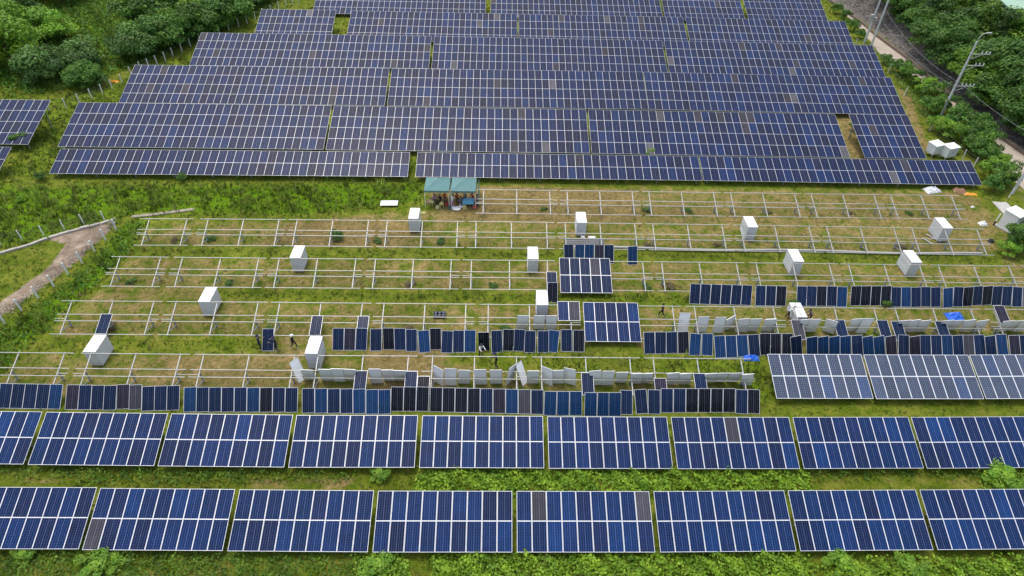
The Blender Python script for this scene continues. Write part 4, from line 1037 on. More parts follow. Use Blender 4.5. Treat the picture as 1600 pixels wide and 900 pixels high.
vine_mass('undergrowth', [[(-40, 60), (180, 0), (440, -20), (420, 18), (330, 58), (220, 100), (150, 128), (60, 150), (-40, 155)]],
          11, .34, .9, [(.06, .165, .020), (.135, .275, .03)], 'rough green undergrowth beneath the upper left trees', 'undergrowth')
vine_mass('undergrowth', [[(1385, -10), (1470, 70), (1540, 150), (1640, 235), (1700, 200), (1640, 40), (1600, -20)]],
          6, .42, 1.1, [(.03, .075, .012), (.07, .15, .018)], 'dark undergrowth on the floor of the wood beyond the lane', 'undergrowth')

# ------------------------------------------------------------------ utility poles and cables
def pole(px, py, top, label, arms=(), lamp=False, kit=False):
    b_ = ground(px, py); d = ray(*top)
    # height: nearest point of the top's view ray to the vertical through the foot
    t = ((b_.x) * d.x + (b_.y) * d.y) / (d.x ** 2 + d.y ** 2); h = H + d.z * t - b_.z
    root = empty('utility_pole', b_); tag(root, label, 'utility pole', 'utility poles along the lane')
    mb = MB(); mb.tube([(0, 0, -.3), (0, 0, h * .5), (0, 0, h)], [.19, .155, .115], 12); mb.build('shaft', M['pole'], root)
    for z, L0, L1, ins in arms:
        mb = MB(); mb.bar((-L0, -.16, z), (L1, -.16, z), .11, .11); mb.bar((.1, -.16, z - .7), (L1 * .6, -.16, z - .05), .05, .05)
        a = mb.build('crossarm', M['steel'], root)
        mb = MB()
        for q in range(ins):
            x = L1 - .15 - q * .55; mb.tube([(x, -.16, z + .06), (x, -.16, z + .2), (x, -.16, z + .42)], [.05, .075, .035], 8)
        if ins: mb.build('insulators', M['white'], a)
    if lamp:
        mb = MB(); mb.tube([(0, 0, h - .3), (.05, 0, h + .5), (.35, 0, h + 1.0), (.95, 0, h + 1.15)], .06, 8); mb.box(.75, 1.45, -.12, .12, h + 1.06, h + 1.2); mb.build('street_light', M['steel'], root)
    if kit:
        mb = MB(); mb.tube([(-.45, -.1, kit), (-.45, -.1, kit + .9)], .28, 10); mb.box(.15, .6, -.25, .15, kit - .3, kit + .4); mb.bar((-.6, 0, kit), (.6, 0, kit), .08, .08); mb.build('transformer', M['steel'], root)
    return b_, h
bA, hA = pole(1470, 181, (1514, 62), 'tall concrete utility pole with three crossarms and curved street light', [(9.2, .2, 2.6, 3), (7.6, .2, 2.5, 3), (4.6, .3, 2.6, 4)], lamp=True)
pole(1350, 68, (1372, -26), 'left one of two utility poles standing together at the upper right, with small transformer', [(9.0, .8, .8, 2)], kit=4.2)
bC, hC = pole(1360.5, 73, (1386, -14), 'right one of two slender utility poles standing together at the upper right')
pole(1581, 303, (1603, 215), 'utility pole with pale base at the right edge beside the lane')
def cable(a, b_, label, sag=.8):
    mb = MB(); pts = []
    for k in range(25):
        t = k / 24; p = a.lerp(b_, t); p = Vector(p); p.z -= sag * 4 * t * (1 - t); pts.append(p)
    mb.tube(pts, .022, 5); o = mb.build('power_cable', M['wire']); tag(o, label, 'cable', 'cables along the lane')
pA = Vector((bA.x, bA.y - .16, bA.z)); far_ = Vector((bC.x, bC.y, 0))
near_ = ground(1640, 330)
for k, (za, dx, lab) in enumerate([(4.7, .6, 'upper thin cable sagging along the lane from the pole pair to the tall pole'), (4.4, .1, 'lower thin cable sagging along the lane from the pole pair to the tall pole')]):
    cable(far_ + Vector((dx, 0, za + 1.2 - k * .8)), pA + Vector((dx * 2, 0, za)), lab, 1.1)
cable(pA + Vector((1.0, 0, 4.7)), near_ + Vector((4, 0, 5.5)), 'thin cable running from the tall pole to the right edge', 1.0)

# ------------------------------------------------------------------ right-hand equipment
def cabinet(px, py, w, d_, h, rz, label, legs=.4, name='equipment_cabinet'):
    p = ground(px, py); root = empty(name, p, rz); tag(root, label, 'cabinet')
    mb = MB(); mb.box(-w / 2, w / 2, 0, d_, legs, legs + h); body = mb.build('body', M['white'], root)
    mb = MB(); mb.poly([(-w / 2 - .08, -.1, legs + h + .003), (w / 2 + .08, -.1, legs + h + .003), (w / 2 + .08, d_ + .08, legs + h + .003), (-w / 2 - .08, d_ + .08, legs + h + .003),
                        (-w / 2 - .08, -.1, legs + h + .08), (w / 2 + .08, -.1, legs + h + .08), (w / 2 + .08, d_ + .08, legs + h + .16), (-w / 2 - .08, d_ + .08, legs + h + .16)],
                       [(3, 2, 1, 0), (4, 5, 6, 7), (0, 1, 5, 4), (1, 2, 6, 5), (2, 3, 7, 6), (3, 0, 4, 7)]); mb.build('roof', M['white'], root)
    mb = MB(); mb.box(-w / 2 + .06, -.012, -.02, -.002, legs + .08, legs + h - .08); mb.box(.012, w / 2 - .06, -.02, -.002, legs + .08, legs + h - .08); dr = mb.build('doors', M['stackside'], root)
    mb = MB(); mb.box(.03, .07, -.05, -.021, legs + h * .45, legs + h * .6); mb.build('handle', M['dark'], dr)
    if legs > .15:
        for x in (-w / 2 + .08, w / 2 - .08):
            for y in (.08, d_ - .08):
                mb = MB(); mb.box(x - .05, x + .05, y - .05, y + .05, -.1, legs - .003); mb.build('leg', M['steel'], root)
    else:
        mb = MB(); mb.box(-w / 2 - .15, w / 2 + .15, -.2, d_ + .2, -.1, legs - .003); mb.build('plinth', M['concrete'], root)
    return root
cabinet(1461, 246, 1.5, 1.2, 1.2, .35, 'left white electrical cabinet on legs by the corner of the far block', .5)
cabinet(1483, 250, 1.6, 1.1, 1.3, .3, 'right white electrical cabinet on legs by the corner of the far block', .4)
rc = cabinet(1585, 362, 1.7, 1.6, 2.0, .45, 'large white transformer cabinet at the right edge', .12, 'transformer_cabinet')
mb = MB(); mb.box(.30, .62, -.028, -.0215, 1.15, 1.4); mb.build('vent', M['dark'], rc)
for px, py, lab in [(1552, 352, 'short white bollard left of the transformer cabinet'), (1572, 346, 'leaning white bar beside the transformer cabinet'), (1580, 366, 'white post in front of the transformer cabinet')]:
    p = ground(px, py); root = empty('bollard', p); tag(root, lab, 'post', 'posts around the transformer cabinet')
    mb = MB(); mb.tube([(0, 0, -.1), (.12, .1, 1.5)], .07, 8); mb.build('post', M['white'], root)
    mb = MB(); mb.tube([(0, 0, -.05), (.036, .03, .55)], .085, 8); mb.build('black_band', M['dark'], root)
p = ground(1570, 327); mb = MB(); mb.hexa([p + Vector(v) for v in ((-.8, -1.3, -.05), (.8, -1.5, -.05), (1.0, 1.4, -.05), (-.7, 1.5, -.05), (-.8, -1.3, .1), (.8, -1.5, .1), (1.0, 1.4, .1), (-.7, 1.5, .1))])
tag(mb.build('concrete_slab', M['concrete']), 'grey concrete slab behind the transformer cabinet', 'slab')

# building beyond the wood
bp_ = at(1581, 12, 8.5); root = empty('warehouse', (bp_.x, bp_.y, 0), R(8)); tag(root, 'dark blue warehouse with pale green roof at the upper right corner', 'warehouse')
mb = MB(); Lx, Ly = 40, 26
for k in range(0, 80): mb.box(k * .5, k * .5 + .42, -.03, .0, 2, 8.2)
mb.box(0, Lx, 0.003, Ly, -.5, 8.2); mb.build('wall', M['wall_navy'], root)
mb = MB(); mb.poly([(-.5, -.5, 8.25), (Lx + .5, -.5, 8.25), (Lx + .5, Ly / 2, 11), (-.5, Ly / 2, 11), (Lx + .5, Ly + .5, 8.25), (-.5, Ly + .5, 8.25),
                    (-.5, -.5, 8.45), (Lx + .5, -.5, 8.45), (Lx + .5, Ly / 2, 11.2), (-.5, Ly / 2, 11.2), (Lx + .5, Ly + .5, 8.45), (-.5, Ly + .5, 8.45)],
                   [(3, 2, 1, 0), (5, 4, 2, 3), (6, 7, 8, 9), (9, 8, 10, 11), (0, 1, 7, 6), (4, 5, 11, 10), (0, 6, 9, 3), (3, 9, 11, 5), (1, 2, 8, 7), (2, 4, 10, 8)])
rf = mb.build('roof', M['roof_green'], root)
sl = math.atan2(2.75, Ly / 2 + .5)
for r in range(3):
    for c in range(10):
        o = inst('solar_module', PANEL, rf, Matrix.Translation((3 + c * 1.02, 2.2 + r * 1.95, 8.56 + (2.7 + r * 1.95) * math.tan(sl))) @ rot_x(sl)); o.color = cell_colour('far')

# ------------------------------------------------------------------ odds and ends
a, c = ground(880, 388.5), ground(1534, 399.5)
mb = MB(); pts = [a.lerp(c, t / 20) + Vector((0, .12 * sin(t * .7), .24)) for t in range(21)]
mb.tube(pts, .13, 10); tag(mb.build('pipe', M['steel']), 'long pale pipe lying under the second empty row', 'pipe')
def lump(name, px, py, parts, label, cat, m_):
    p = ground(px, py); mb = MB()
    for x, y, z, r, sz in parts: mb.ball((x, y, z), r, 0, 10, 6, sz)
    o = mb.build(name, m_, None, p); tag(o, label, cat); return o
def crumple(name, px, py, w, d_, h, m_, label, cat, seed=1, rz=0.0, n=9):
    g = random.Random(seed); p = ground(px, py); mb = MB(); vs = []
    for j in range(n):
        for i_ in range(n):
            u, v = i_ / (n - 1) - .5, j / (n - 1) - .5; e = max(abs(u), abs(v)) * 2
            vs.append((u * w + g.gauss(0, w * .015), v * d_ + g.gauss(0, d_ * .015), max(.02, h * (1 - e ** 3) * g.uniform(.5, 1.15)) + .02))
    nb = len(vs); vs += [(x, y, z - .025) for x, y, z in vs]
    fs = [(j * n + i_, j * n + i_ + 1, (j + 1) * n + i_ + 1, (j + 1) * n + i_) for j in range(n - 1) for i_ in range(n - 1)]
    fs += [tuple(nb + q for q in reversed(f_)) for f_ in fs[:]]
    edge = [i_ for i_ in range(n)] + [j * n + n - 1 for j in range(1, n)] + [(n - 1) * n + i_ for i_ in reversed(range(n - 1))] + [j * n for j in reversed(range(1, n - 1))]
    fs += [(edge[(q + 1) % len(edge)], edge[q], nb + edge[q], nb + edge[(q + 1) % len(edge)]) for q in range(len(edge))]
    mb.poly(vs, fs); o = mb.build(name, m_, None, p); o.rotation_euler = (0, 0, rz); tag(o, label, cat); return o
crumple('tarpaulin', 1492, 497, 1.6, 1.3, .5, M['blue_tarp'], 'blue tarpaulin spread over something behind the right white panels', 'tarpaulin', 3)
crumple('tarpaulin', 1173, 560, 1.4, .7, .3, M['blue_tarp'], 'crumpled blue plastic on the grass at the end of the nearest rack row', 'tarpaulin', 4)
crumple('rubble_sack', 1456, 298, 2.0, 1.2, .45, M['stackside'], 'pale crumpled sacking lying below the corner of the far block', 'sacking', 5, .2)
crumple('cardboard', 1499, 299, 1.5, 1.1, .4, M['brown'], 'brown cardboard heap below the corner of the far block', 'cardboard', 6, -.2)
crumple('hose_heap', 1516, 304, 1.5, .6, .2, M['orange'], 'orange hose heap right of the brown cardboard', 'hose', 7, -.15)
crumple('plastic_bag', 1535, 351, .8, .7, .45, M['white'], 'white plastic bags lying left of the transformer cabinet', 'bag', 8)
crumple('plastic_bag', 1519, 324, .35, .3, .2, M['white'], 'small white bag on the bare ground near the right end', 'bag', 9)
crumple('black_bag', 1548, 378, .6, .5, .4, M['dark'], 'black bag at the right end of the second empty row', 'bag', 10)
crumple('yellow_sheet', 179, 129, 1.2, .7, .4, M['orange'], 'yellow-orange sheet beside the left climbing fence', 'sheet', 11, .3)
mb = MB(); p = ground(915, 379)
for k in range(3): mb.box(-2.3, 2.0, -.35 + k * .3, -.1 + k * .3, .0 + k * .05, .12 + k * .05)
tag(mb.build('profile_bundle', M['grey_sheet'], None, p), 'bundle of dark grey profiles lying behind the five leaning panels', 'metal profiles')
for px, py, w, lab in [(910.5, 372.5, .4, 'small white carton on the ground under a white stack'), (924.5, 373, .75, 'wider white carton right of the small one under a white stack')]:
    p = ground(px, py); root = empty('carton', p); tag(root, lab, 'carton'); mb = MB(); mb.box(-w / 2, w / 2, -.15, .15, 0, .22); mb.build('box', M['white'], root)
    mb = MB(); mb.box(-w / 2 - .01, w / 2 + .01, -.16, -.004, .223, .235); mb.box(-w / 2 - .01, w / 2 + .01, .004, .16, .223, .235); mb.build('flaps', M['white'], root)
M['cup'] = mat('dark_blue_grey_plastic', (.06, .075, .11), .5)
p = ground(687, 494); root = empty('plastic_crate', p); tag(root, 'black open crate with six round cups under a rack left of the mid leaning row', 'crate')
mb = MB(); w, d_, h = 1.15, .7, .3
mb.box(-w / 2, w / 2, -d_ / 2, d_ / 2, 0, .04); mb.box(-w / 2, w / 2, -d_ / 2, -d_ / 2 + .05, .043, h); mb.box(-w / 2, w / 2, d_ / 2 - .05, d_ / 2, .043, h)
mb.box(-w / 2, -w / 2 + .05, -d_ / 2 + .053, d_ / 2 - .053, .043, h); mb.box(w / 2 - .05, w / 2, -d_ / 2 + .053, d_ / 2 - .053, .043, h); mb.build('tray', M['dark'], root)
for x in (-.36, 0, .36):
    for y in (-.16, .16):
        mb = MB(); mb.tube([(x, y, .045), (x, y, .32)], [.11, .13], 10); mb.build('cup', M['cup'], root)
for q, (a, c) in enumerate([((1441, 372), (1457, 381)), ((1447, 366), (1470, 378))]):
    a, c = ground(*a, .12), ground(*c, .12); mb = MB(); mb.bar(a, c, .14, .08)
    tag(mb.build('plank', M['concrete']), 'pale plank lying beside the right-end white stack, %s one' % ('lower', 'upper')[q], 'plank', 'planks by the right-end stack')
for q, (px, py) in enumerate([(663, 333.5), (657.5, 333)]):
    crumple('yellow_bag', px, py, .4, .35, .25, M['yellow'], 'small pale yellow bag beside the stack below the gazebos, %s one' % ('right', 'left')[q], 'bag', 30 + q)

M['kerb2'] = mat('dirty_concrete', (.30, .26, .20), .9, noise=.45, nscale=1.5)
tag(wall_strip('concrete_strip', [at(*q) for q in [(206, 339), (232, 337), (262, 333), (305, 327.5)]], .45, .1, M['kerb2'], .8), 'broken pale concrete strip in the grass above the farthest left rack', 'concrete strip')
# ------------------------------------------------------------------ gazebos
def gazebo(px, py, label):
    """px,py: foot of the front left leg"""
    p = ground(px, py); root = empty('gazebo', p + Vector((1.4, 1.35, 0)), R(-.7)); tag(root, label, 'gazebo', 'green gazebos')
    s_, ez, az = 1.4, 2.35, 3.05
    mb = MB(); n = 8; c4 = [(-s_, -s_), (s_, -s_), (s_, s_), (-s_, s_)]
    for q in range(4):
        (x0, y0), (x1, y1) = c4[q], c4[(q + 1) % 4]; vs = []
        for i_ in range(n + 1):
            t = i_ / n; sag = -.10 * sin(pi * t)
            vs.append((x0 + (x1 - x0) * t, y0 + (y1 - y0) * t, ez + sag * .5))
        for f_ in (.5,):
            for i_ in range(n + 1):
                t = i_ / n; vs.append(((x0 + (x1 - x0) * t) * (1 - f_), (y0 + (y1 - y0) * t) * (1 - f_), ez + (az - ez) * f_ - .10 * sin(pi * t) * .8))
        vs.append((0, 0, az)); fs = [(i_, i_ + 1, n + 2 + i_, n + 1 + i_) for i_ in range(n)] + [(n + 1 + i_, n + 2 + i_, 2 * n + 2) for i_ in range(n)]
        b0 = len(vs); vs += [(x, y, z - .02) for x, y, z in vs]; fs += [tuple(b0 + k for k in reversed(f_)) for f_ in fs[:]]
        mb.poly(vs, fs)
    cv = mb.build('canopy', M['teal'], root)
    mb = MB()
    for q in range(4):
        (x0, y0), (x1, y1) = c4[q], c4[(q + 1) % 4]
        mb.bar((x0 * 1.005, y0 * 1.005, ez - .14), (x1 * 1.005, y1 * 1.005, ez - .14), .015, .24)
    mb.build('valance', M['teal'], cv)
    for x, y in c4:
        mb = MB(); mb.box(x * .97 - .03, x * .97 + .03, y * .97 - .03, y * .97 + .03, -.05, ez - .02); mb.build('leg', M['white'], root)
    return p
gazebo(664.8, 324.5, 'left one of two joined teal green gazebos')
gazebo(705.6, 325, 'right one of two joined teal green gazebos')
mb = MB(); p = ground(747.5, 322)
mb.poly([(0, 0, .1), (.05, 2.6, .1), (.03, 2.6, 2.0), (-.02, 0, 2.0), (.02, 0, .1), (.07, 2.6, .1), (.05, 2.6, 2.0), (0, 0, 2.0)], [(0, 1, 2, 3), (7, 6, 5, 4), (0, 4, 5, 1), (1, 5, 6, 2), (2, 6, 7, 3), (3, 7, 4, 0)])
tag(mb.build('side_curtain', M['teal'], None, p), 'teal side curtain hanging at the right end of the gazebos', 'curtain')
p = ground(732, 321); root = empty('folding_table', p); tag(root, 'light blue covered folding table at the front of the gazebos', 'table')
mb = MB(); mb.box(-.62, .62, -.4, .4, .70, .74); mb.box(-.62, .62, -.415, -.402, .42, .735); mb.build('tabletop', M['lblue'], root)
for x in (-.55, .55):
    for y in (-.33, .33): mb = MB(); mb.box(x - .02, x + .02, y - .02, y + .02, 0, .698); mb.build('leg', M['steel'], root)
def chair(px, py, rz, label):
    p = ground(px, py); root = empty('plastic_chair', p, rz); tag(root, label, 'chair', 'pale yellow plastic chairs')
    mb = MB(); mb.box(-.22, .22, -.22, .22, .41, .45); mb.build('seat', M['yellow'], root)
    mb = MB(); mb.hexa([(-.22, .2, .453), (.22, .2, .453), (.22, .235, .453), (-.22, .235, .453), (-.2, .28, .88), (.2, .28, .88), (.2, .31, .88), (-.2, .31, .88)]); mb.build('backrest', M['yellow'], root)
    for x in (-.18, .18):
        for y in (-.18, .18): mb = MB(); mb.hexa([(x * 1.1 + a, y * 1.1 + b_, 0) for a, b_ in ((-.02, -.02), (.02, -.02), (.02, .02), (-.02, .02))] + [(x + a, y + b_, .408) for a, b_ in ((-.02, -.02), (.02, -.02), (.02, .02), (-.02, .02))]); mb.build('leg', M['yellow'], root)
chair(675, 320.5, 2.6, 'pale yellow chair standing leftmost before the gazebos')
chair(682, 315, .4, 'pale yellow chair half under the left gazebo')
chair(690, 323.5, 3.4, 'pale yellow chair at the front between the two gazebos')
for q, (x, y, w_, c_, nm) in enumerate([(673, 316, .8, (.55, .25, .38), 'pink'), (699, 320, .6, (.42, .05, .05), 'red'), (702, 326, .5, (.05, .12, .10), 'dark green'), (709, 326.5, .6, (.7, .7, .7), 'white'), (742, 325, .55, (.45, .10, .08), 'brick red'), (726, 326, .5, (.55, .45, .16), 'mustard'), (684, 325, .5, (.60, .55, .30), 'cream')]):
    crumple('bag', x, y, w_, w_ * .7, .42, mat('bag_cloth', c_, .8), '%s bag among the belongings under the gazebos' % nm, 'bag', 60 + q, q * .7)
def basin(px, py, r, m_, label):
    p = ground(px, py); root = empty('basin', p); tag(root, label, 'basin', 'basins on the ground by the gazebos')
    mb = MB(); mb.tube([(0, 0, 0), (0, 0, .02), (0, 0, .2), (0, 0, .22), (0, 0, .2), (0, 0, .05)], [r * .7, r * .72, r, r * 1.05, r * .94, r * .66], 18, 0, False); mb.build('bowl', m_, root)
    mb = MB(); g = random.Random(px)
    for k in range(7): a = g.uniform(0, 6.28); mb.ball((cos(a) * r * .4 * g.random(), sin(a) * r * .4 * g.random(), .12), r * .28, 0, 8, 5, .7)
    mb.build('contents', M['pink'], root)
basin(714.5, 327.5, .42, M['white'], 'pinkish basin on the ground nearest the camera before the gazebos')
basin(722.5, 323.5, .4, M['white'], 'white basin on the ground just behind the nearest one')

# ------------------------------------------------------------------ people
SKIN = mat('skin', (.36, .20, .13), .6); HAIR = mat('black_hair', (.012, .010, .010), .6)
cloth_cache = {}
def cloth(c):
    if c not in cloth_cache: cloth_cache[c] = mat('cloth', c, .85, noise=.15, nscale=12)
    return cloth_cache[c]
NAVY, BLACK, WHITE, GREYB, PINK, RED, PURPLE, ORANGE, LGREY = (.012, .016, .055), (.012, .012, .016), (.72, .72, .74), (.12, .16, .26), (.55, .25, .38), (.42, .05, .05), (.13, .08, .16), (.55, .13, .03), (.32, .33, .34)
def person(px, py, rz, pose, shirt, legs, label, hat=None, shoes=(.05, .05, .05), group=None, sleeves=True, dz=0.0):
    """figure 1.66 m tall facing local -y, built as one skinned surface"""
    V, E, Rr, K = [], [], [], []
    def j(p, r, parent, cat):
        V.append(p); Rr.append(r); K.append(cat)
        if parent is not None: E.append((parent, len(V) - 1))
        return len(V) - 1
    sit = pose == 'sit'; lean = {'reach': .28, 'bend': .45, 'sit': .12, 'walk': .07}.get(pose, .03)
    hz = .47 if sit else .88
    def tor(t): return (0, -sin(lean) * t, hz + cos(lean) * t)
    pel = j((0, 0, hz), .125, None, 'leg'); wa = j(tor(.16), .115, pel, 'shirt'); ch = j(tor(.36), .135, wa, 'shirt'); nk0 = j(tor(.49), .075, ch, 'shirt'); nk = j(tor(.55), .05, nk0, 'skin')
    h1 = j(tor(.63), .078, nk, 'skin'); h2 = j(tor(.74), .09, h1, 'skin'); j(tor(.80), .06, h2, 'skin')
    hands = []
    for s_ in (-1, 1):
        sh = j(tuple(np.array(tor(.45)) + (s_ * .17, 0, 0)), .058, ch, 'shirt'); S = np.array(V[sh])
        if pose == 'reach': el = S + (s_ * .05, -.22, -.14); wr = el + (-s_ * .03, -.25, .03)
        elif pose == 'hold': el = S + (s_ * .06, -.10, -.24); wr = el + (-s_ * .02, -.24, .06)
        elif pose == 'bend': el = S + (s_ * .05, -.12, -.24); wr = el + (0, -.20, -.12)
        elif sit: el = S + (s_ * .06, -.08, -.24); wr = el + (-s_ * .08, -.22, .0)
        elif pose == 'walk': el = S + (s_ * .05, .10 * s_, -.26); wr = el + (0, .07 * s_ - .08, -.22)
        else: el = S + (s_ * .05, .03, -.27); wr = el + (0, -.05, -.24)
        e = j(tuple(el), .045, sh, 'shirt'); w = j(tuple(wr), .032, e, 'shirt' if sleeves else 'skin')
        d = (np.array(wr) - el); d = d / np.linalg.norm(d); hd = j(tuple(np.array(wr) + d * .09), .036, w, 'skin'); hands.append((np.array(V[hd]), d, s_))
    feet = []
    for s_ in (-1, 1):
        hp = j((s_ * .09, 0, hz - .05), .092, pel, 'leg')
        if sit: kn = (s_ * .13, -.42, .46); an = (s_ * .13, -.44, .09)
        elif pose == 'walk': kn = (s_ * .09, -.10 - .14 * s_, .48); an = (s_ * .09, .06 - .28 * s_, .09 if s_ < 0 else .10)
        elif pose in ('reach', 'bend'): kn = (s_ * .14, -.10, .47); an = (s_ * .17, .05 + .10 * s_, .09)
        else: kn = (s_ * .10, -.03, .48); an = (s_ * .11, .02, .09)
        k_ = j(kn, .062, hp, 'leg'); a_ = j(an, .042, k_, 'leg'); j((an[0], an[1] - .16, .035), .036, a_, 'shoe')
    me = bpy.data.meshes.new('body_skeleton'); me.from_pydata(V, E, []); ob = bpy.data.objects.new('body_skeleton', me); C.objects.link(ob)
    sk = ob.modifiers.new('skin', 'SKIN'); ss = ob.modifiers.new('sub', 'SUBSURF'); ss.levels = 1; ss.render_levels = 1
    for k, sv in enumerate(me.skin_vertices[0].data): sv.radius = (Rr[k], Rr[k] * (.8 if K[k] == 'shirt' and Rr[k] > .1 else 1)); sv.use_root = (k == 0)
    dg = bpy.context.evaluated_depsgraph_get(); bm_ = bpy.data.meshes.new_from_object(ob.evaluated_get(dg)); 
    mb = MB(); mb.v = [tuple(v.co) for v in bm_.vertices]; mb.f = [tuple(p.vertices) for p in bm_.polygons]
    idx = {'skin': 0, 'shirt': 1, 'leg': 2, 'shoe': 3}; A_ = np.array(V)
    seg = [(A_[a], A_[c], K[c]) for a, c in E]
    for p in bm_.polygons:
        q = np.array(p.center); best = None
        for a, c, kk in seg:
            ab = c - a; t = min(1, max(0, float((q - a) @ ab / (ab @ ab + 1e-9)))); dd = float(((a + ab * t - q) ** 2).sum())
            if best is None or dd < best[0]: best = (dd, kk)
        mb.m.append(idx[best[1]])
    bpy.data.objects.remove(ob); bpy.data.meshes.remove(me); bpy.data.meshes.remove(bm_)
    for hp_, d, s_ in hands:   # fingers and thumb
        side = np.cross(d, (0, 0, 1.0)); side /= np.linalg.norm(side) + 1e-9; dn = np.cross(side, d)
        for q, ln in enumerate((.066, .075, .07, .055)):
            b0 = hp_ + side * (q - 1.5) * .019; mb.tube([b0 - d * .02, b0 + d * ln * .5, b0 + d * ln * .85 - dn * .018], [.0095, .009, .007], 5, 0)
        b0 = hp_ - d * .02 + side * .028 * s_; mb.tube([b0 - side * .02 * s_, b0 + side * .022 * s_ + d * .015, b0 + side * .03 * s_ + d * .045], [.011, .010, .008], 5, 0)
    hc = np.array(tor(.70))
    mb.tube([hc + (0, -.075, .01), hc + (0, -.108, -.02)], [.012, .016], 5, 0)
    for s_ in (-1, 1):
        mb.ball(hc + (s_ * .033, -.082, .02), .011, 4, 6, 4); mb.ball(hc + (s_ * .088, .0, 0), .022, 0, 6, 4, 1.4)
    mb.box(hc[0] - .022, hc[0] + .022, hc[1] - .088, hc[1] - .078, hc[2] - .052, hc[2] - .044, 4)
    p = ground(px, py, dz); root = empty('person', p, rz); tag(root, label, 'person', group)
    me = mb.mesh('body', [SKIN, cloth(shirt), cloth(legs), cloth(shoes), HAIR])
    me.polygons.foreach_set('use_smooth', np.ones(len(me.polygons), bool)); inst('body', me, root)
    t = np.array(tor(.735)) + (0, .012, 0); hb = MB()
    hb.tube([t + (0, .005, -.05), t + (0, 0, .02), t + (0, 0, .075), t + (0, 0, .105)], [.098, .106, .082, .025], 12)
    if hat is not None:
        hb.tube([t + (0, -.02, .0), t + (0, -.02, .012)], [.16, .158], 14); hb.build('hat', cloth(hat), root)
    else: hb.build('hair', HAIR, root)
    return root
person(407.5, 545, -pi / 2 + .1 + pi, 'hold', NAVY, NAVY, 'person in navy work clothes on the left of the carried panel', hat=NAVY)
person(433, 547.5, -pi / 2 - .1, 'hold', NAVY, NAVY, 'person in navy work clothes on the right of the carried panel', hat=NAVY, shoes=(.5, .5, .5))
person(460, 543.5, 1.2, 'walk', BLACK, BLACK, 'person in black walking with a white cap near the panel carriers', hat=WHITE, shoes=(.5, .5, .5))
person(489.5, 552, -.4, 'stand', GREYB, BLACK, 'person in grey-blue shirt half hidden by the white stack', hat=LGREY)
person(751, 556, .5, 'reach', WHITE, BLACK, 'person in white shirt and black trousers reaching in front of a black panel', hat=BLACK)
person(776, 572.5, -1.9, 'reach', NAVY, BLACK, 'person in navy stretching an arm toward the one in white', hat=NAVY, shoes=(.5, .5, .5))
person(1033, 495, -2.2, 'walk', BLACK, BLACK, 'person in black walking alone right of the bright mounted panels', shoes=(.5, .5, .5))
person(1229, 497, 1.3, 'bend', WHITE, BLACK, 'person in white shirt bending at the left of the low white stack')
person(1263, 501.5, -1.3, 'bend', PURPLE, BLACK, 'person in dark purple jacket at the right of the low white stack')
Pc, uc = stand(418.5, 548.5, 419.3, 511.5); panel_thing(Pc, uc, False, cell_colour('leaned'), 'dark blue solar panel held upright by two navy-clad workers', 'solar panel', None)
Pc, uc = stand(756.5, 548, 755.5, 518.7); panel_thing(Pc, uc, False, cell_colour('black'), 'black solar panel behind the worker in the white shirt', 'solar panel', None)
def stool(px, py, label):
    p = ground(px, py); root = empty('stool', p); tag(root, label, 'stool', 'stools under the gazebos')
    mb = MB(); mb.tube([(0, 0, .32), (0, 0, .36)], [.17, .16], 12); mb.build('seat', M['yellow'], root)
    for q in range(4):
        a = q * pi / 2 + .785; mb = MB(); mb.tube([(cos(a) * .17, sin(a) * .17, 0), (cos(a) * .13, sin(a) * .13, .317)], .018, 6); mb.build('leg', M['yellow'], root)
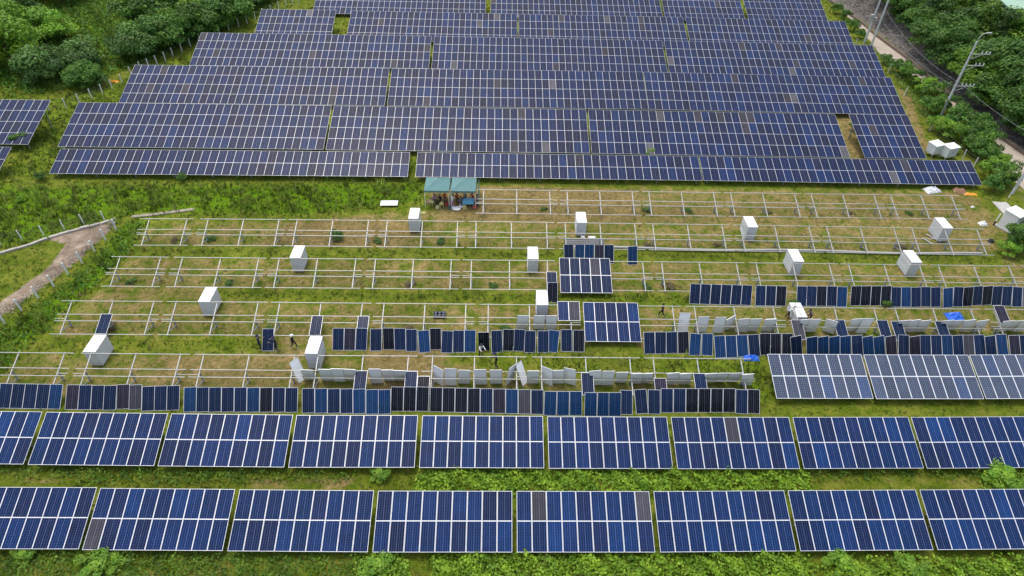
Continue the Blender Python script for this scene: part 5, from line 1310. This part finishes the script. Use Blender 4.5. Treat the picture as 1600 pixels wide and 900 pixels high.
seats = [(678.5, 316, .6, PINK, BLACK, 'person in pink top seated at the left under the gazebo', None), (688.5, 317, -.5, BLACK, BLACK, 'person in black seated under the left gazebo', None),
         (695, 313, .2, ORANGE, NAVY, 'person in orange-brown seated deep under the left gazebo', BLACK), (714, 314, .3, ORANGE, BLACK, 'person in orange seated at the back of the right gazebo', RED),
         (727, 313, -.3, LGREY, BLACK, 'person in grey seated behind the blue table', None), (739, 315, -.8, RED, BLACK, 'person in red seated right of the blue table', RED), (719.5, 321, .7, GREYB, NAVY, 'person in grey-blue crouched beside the basins', None)]
for x, y, rz, sh, lg, lab, hat in seats:
    stool(x, y, 'low stool carrying the %s' % lab.split(' seated')[0].split(' crouched')[0]); person(x, y, rz, 'sit', sh, lg, lab, hat=hat, group=None)
person(706.5, 324, 2.9, 'bend', WHITE, (.50, .22, .40), 'person in white shirt and pink bottoms standing at the middle of the gazebos', hat=GREYB)
person(745, 323, 1.2, 'stand', PURPLE, BLACK, 'person in purple top and black trousers standing at the right gazebo leg')

# ------------------------------------------------------------------ light
SUN_EL, SUN_AZ = R(73), R(325)     # azimuth clockwise from north (+y)
w = bpy.data.worlds.new('World'); scene.world = w; w.use_nodes = True
nt = w.node_tree; bg = nt.nodes['Background']
sky = nt.nodes.new('ShaderNodeTexSky'); sky.sky_type = 'NISHITA'; sky.sun_disc = False
sky.sun_elevation = SUN_EL; sky.sun_rotation = SUN_AZ; sky.air_density = 1.2; sky.dust_density = 4.0; sky.ozone_density = 1.5
hs = nt.nodes.new('ShaderNodeHueSaturation'); hs.inputs['Saturation'].default_value = .7
nt.links.new(sky.outputs[0], hs.inputs['Color']); nt.links.new(hs.outputs[0], bg.inputs['Color']); bg.inputs['Strength'].default_value = .15
sd = bpy.data.lights.new('sun', 'SUN'); sd.energy = .85; sd.angle = R(16); sd.color = (1, .97, .92)
so = bpy.data.objects.new('sun', sd); C.objects.link(so)
dv = Vector((sin(SUN_AZ) * cos(SUN_EL), cos(SUN_AZ) * cos(SUN_EL), sin(SUN_EL)))
so.rotation_euler = dv.to_track_quat('Z', 'Y').to_euler(); so.location = (0, 0, 80)
vs_ = scene.view_settings; vs_.view_transform = 'Standard'; vs_.look = 'None'; vs_.exposure = 0.68; vs_.gamma = 1
scene.cycles.use_denoising = True
scene.cycles.max_bounces = 6; scene.cycles.diffuse_bounces = 3; scene.cycles.glossy_bounces = 3; scene.cycles.transmission_bounces = 2
scene.cycles.use_adaptive_sampling = True; scene.cycles.adaptive_threshold = .015
scene.cycles.caustics_reflective = False
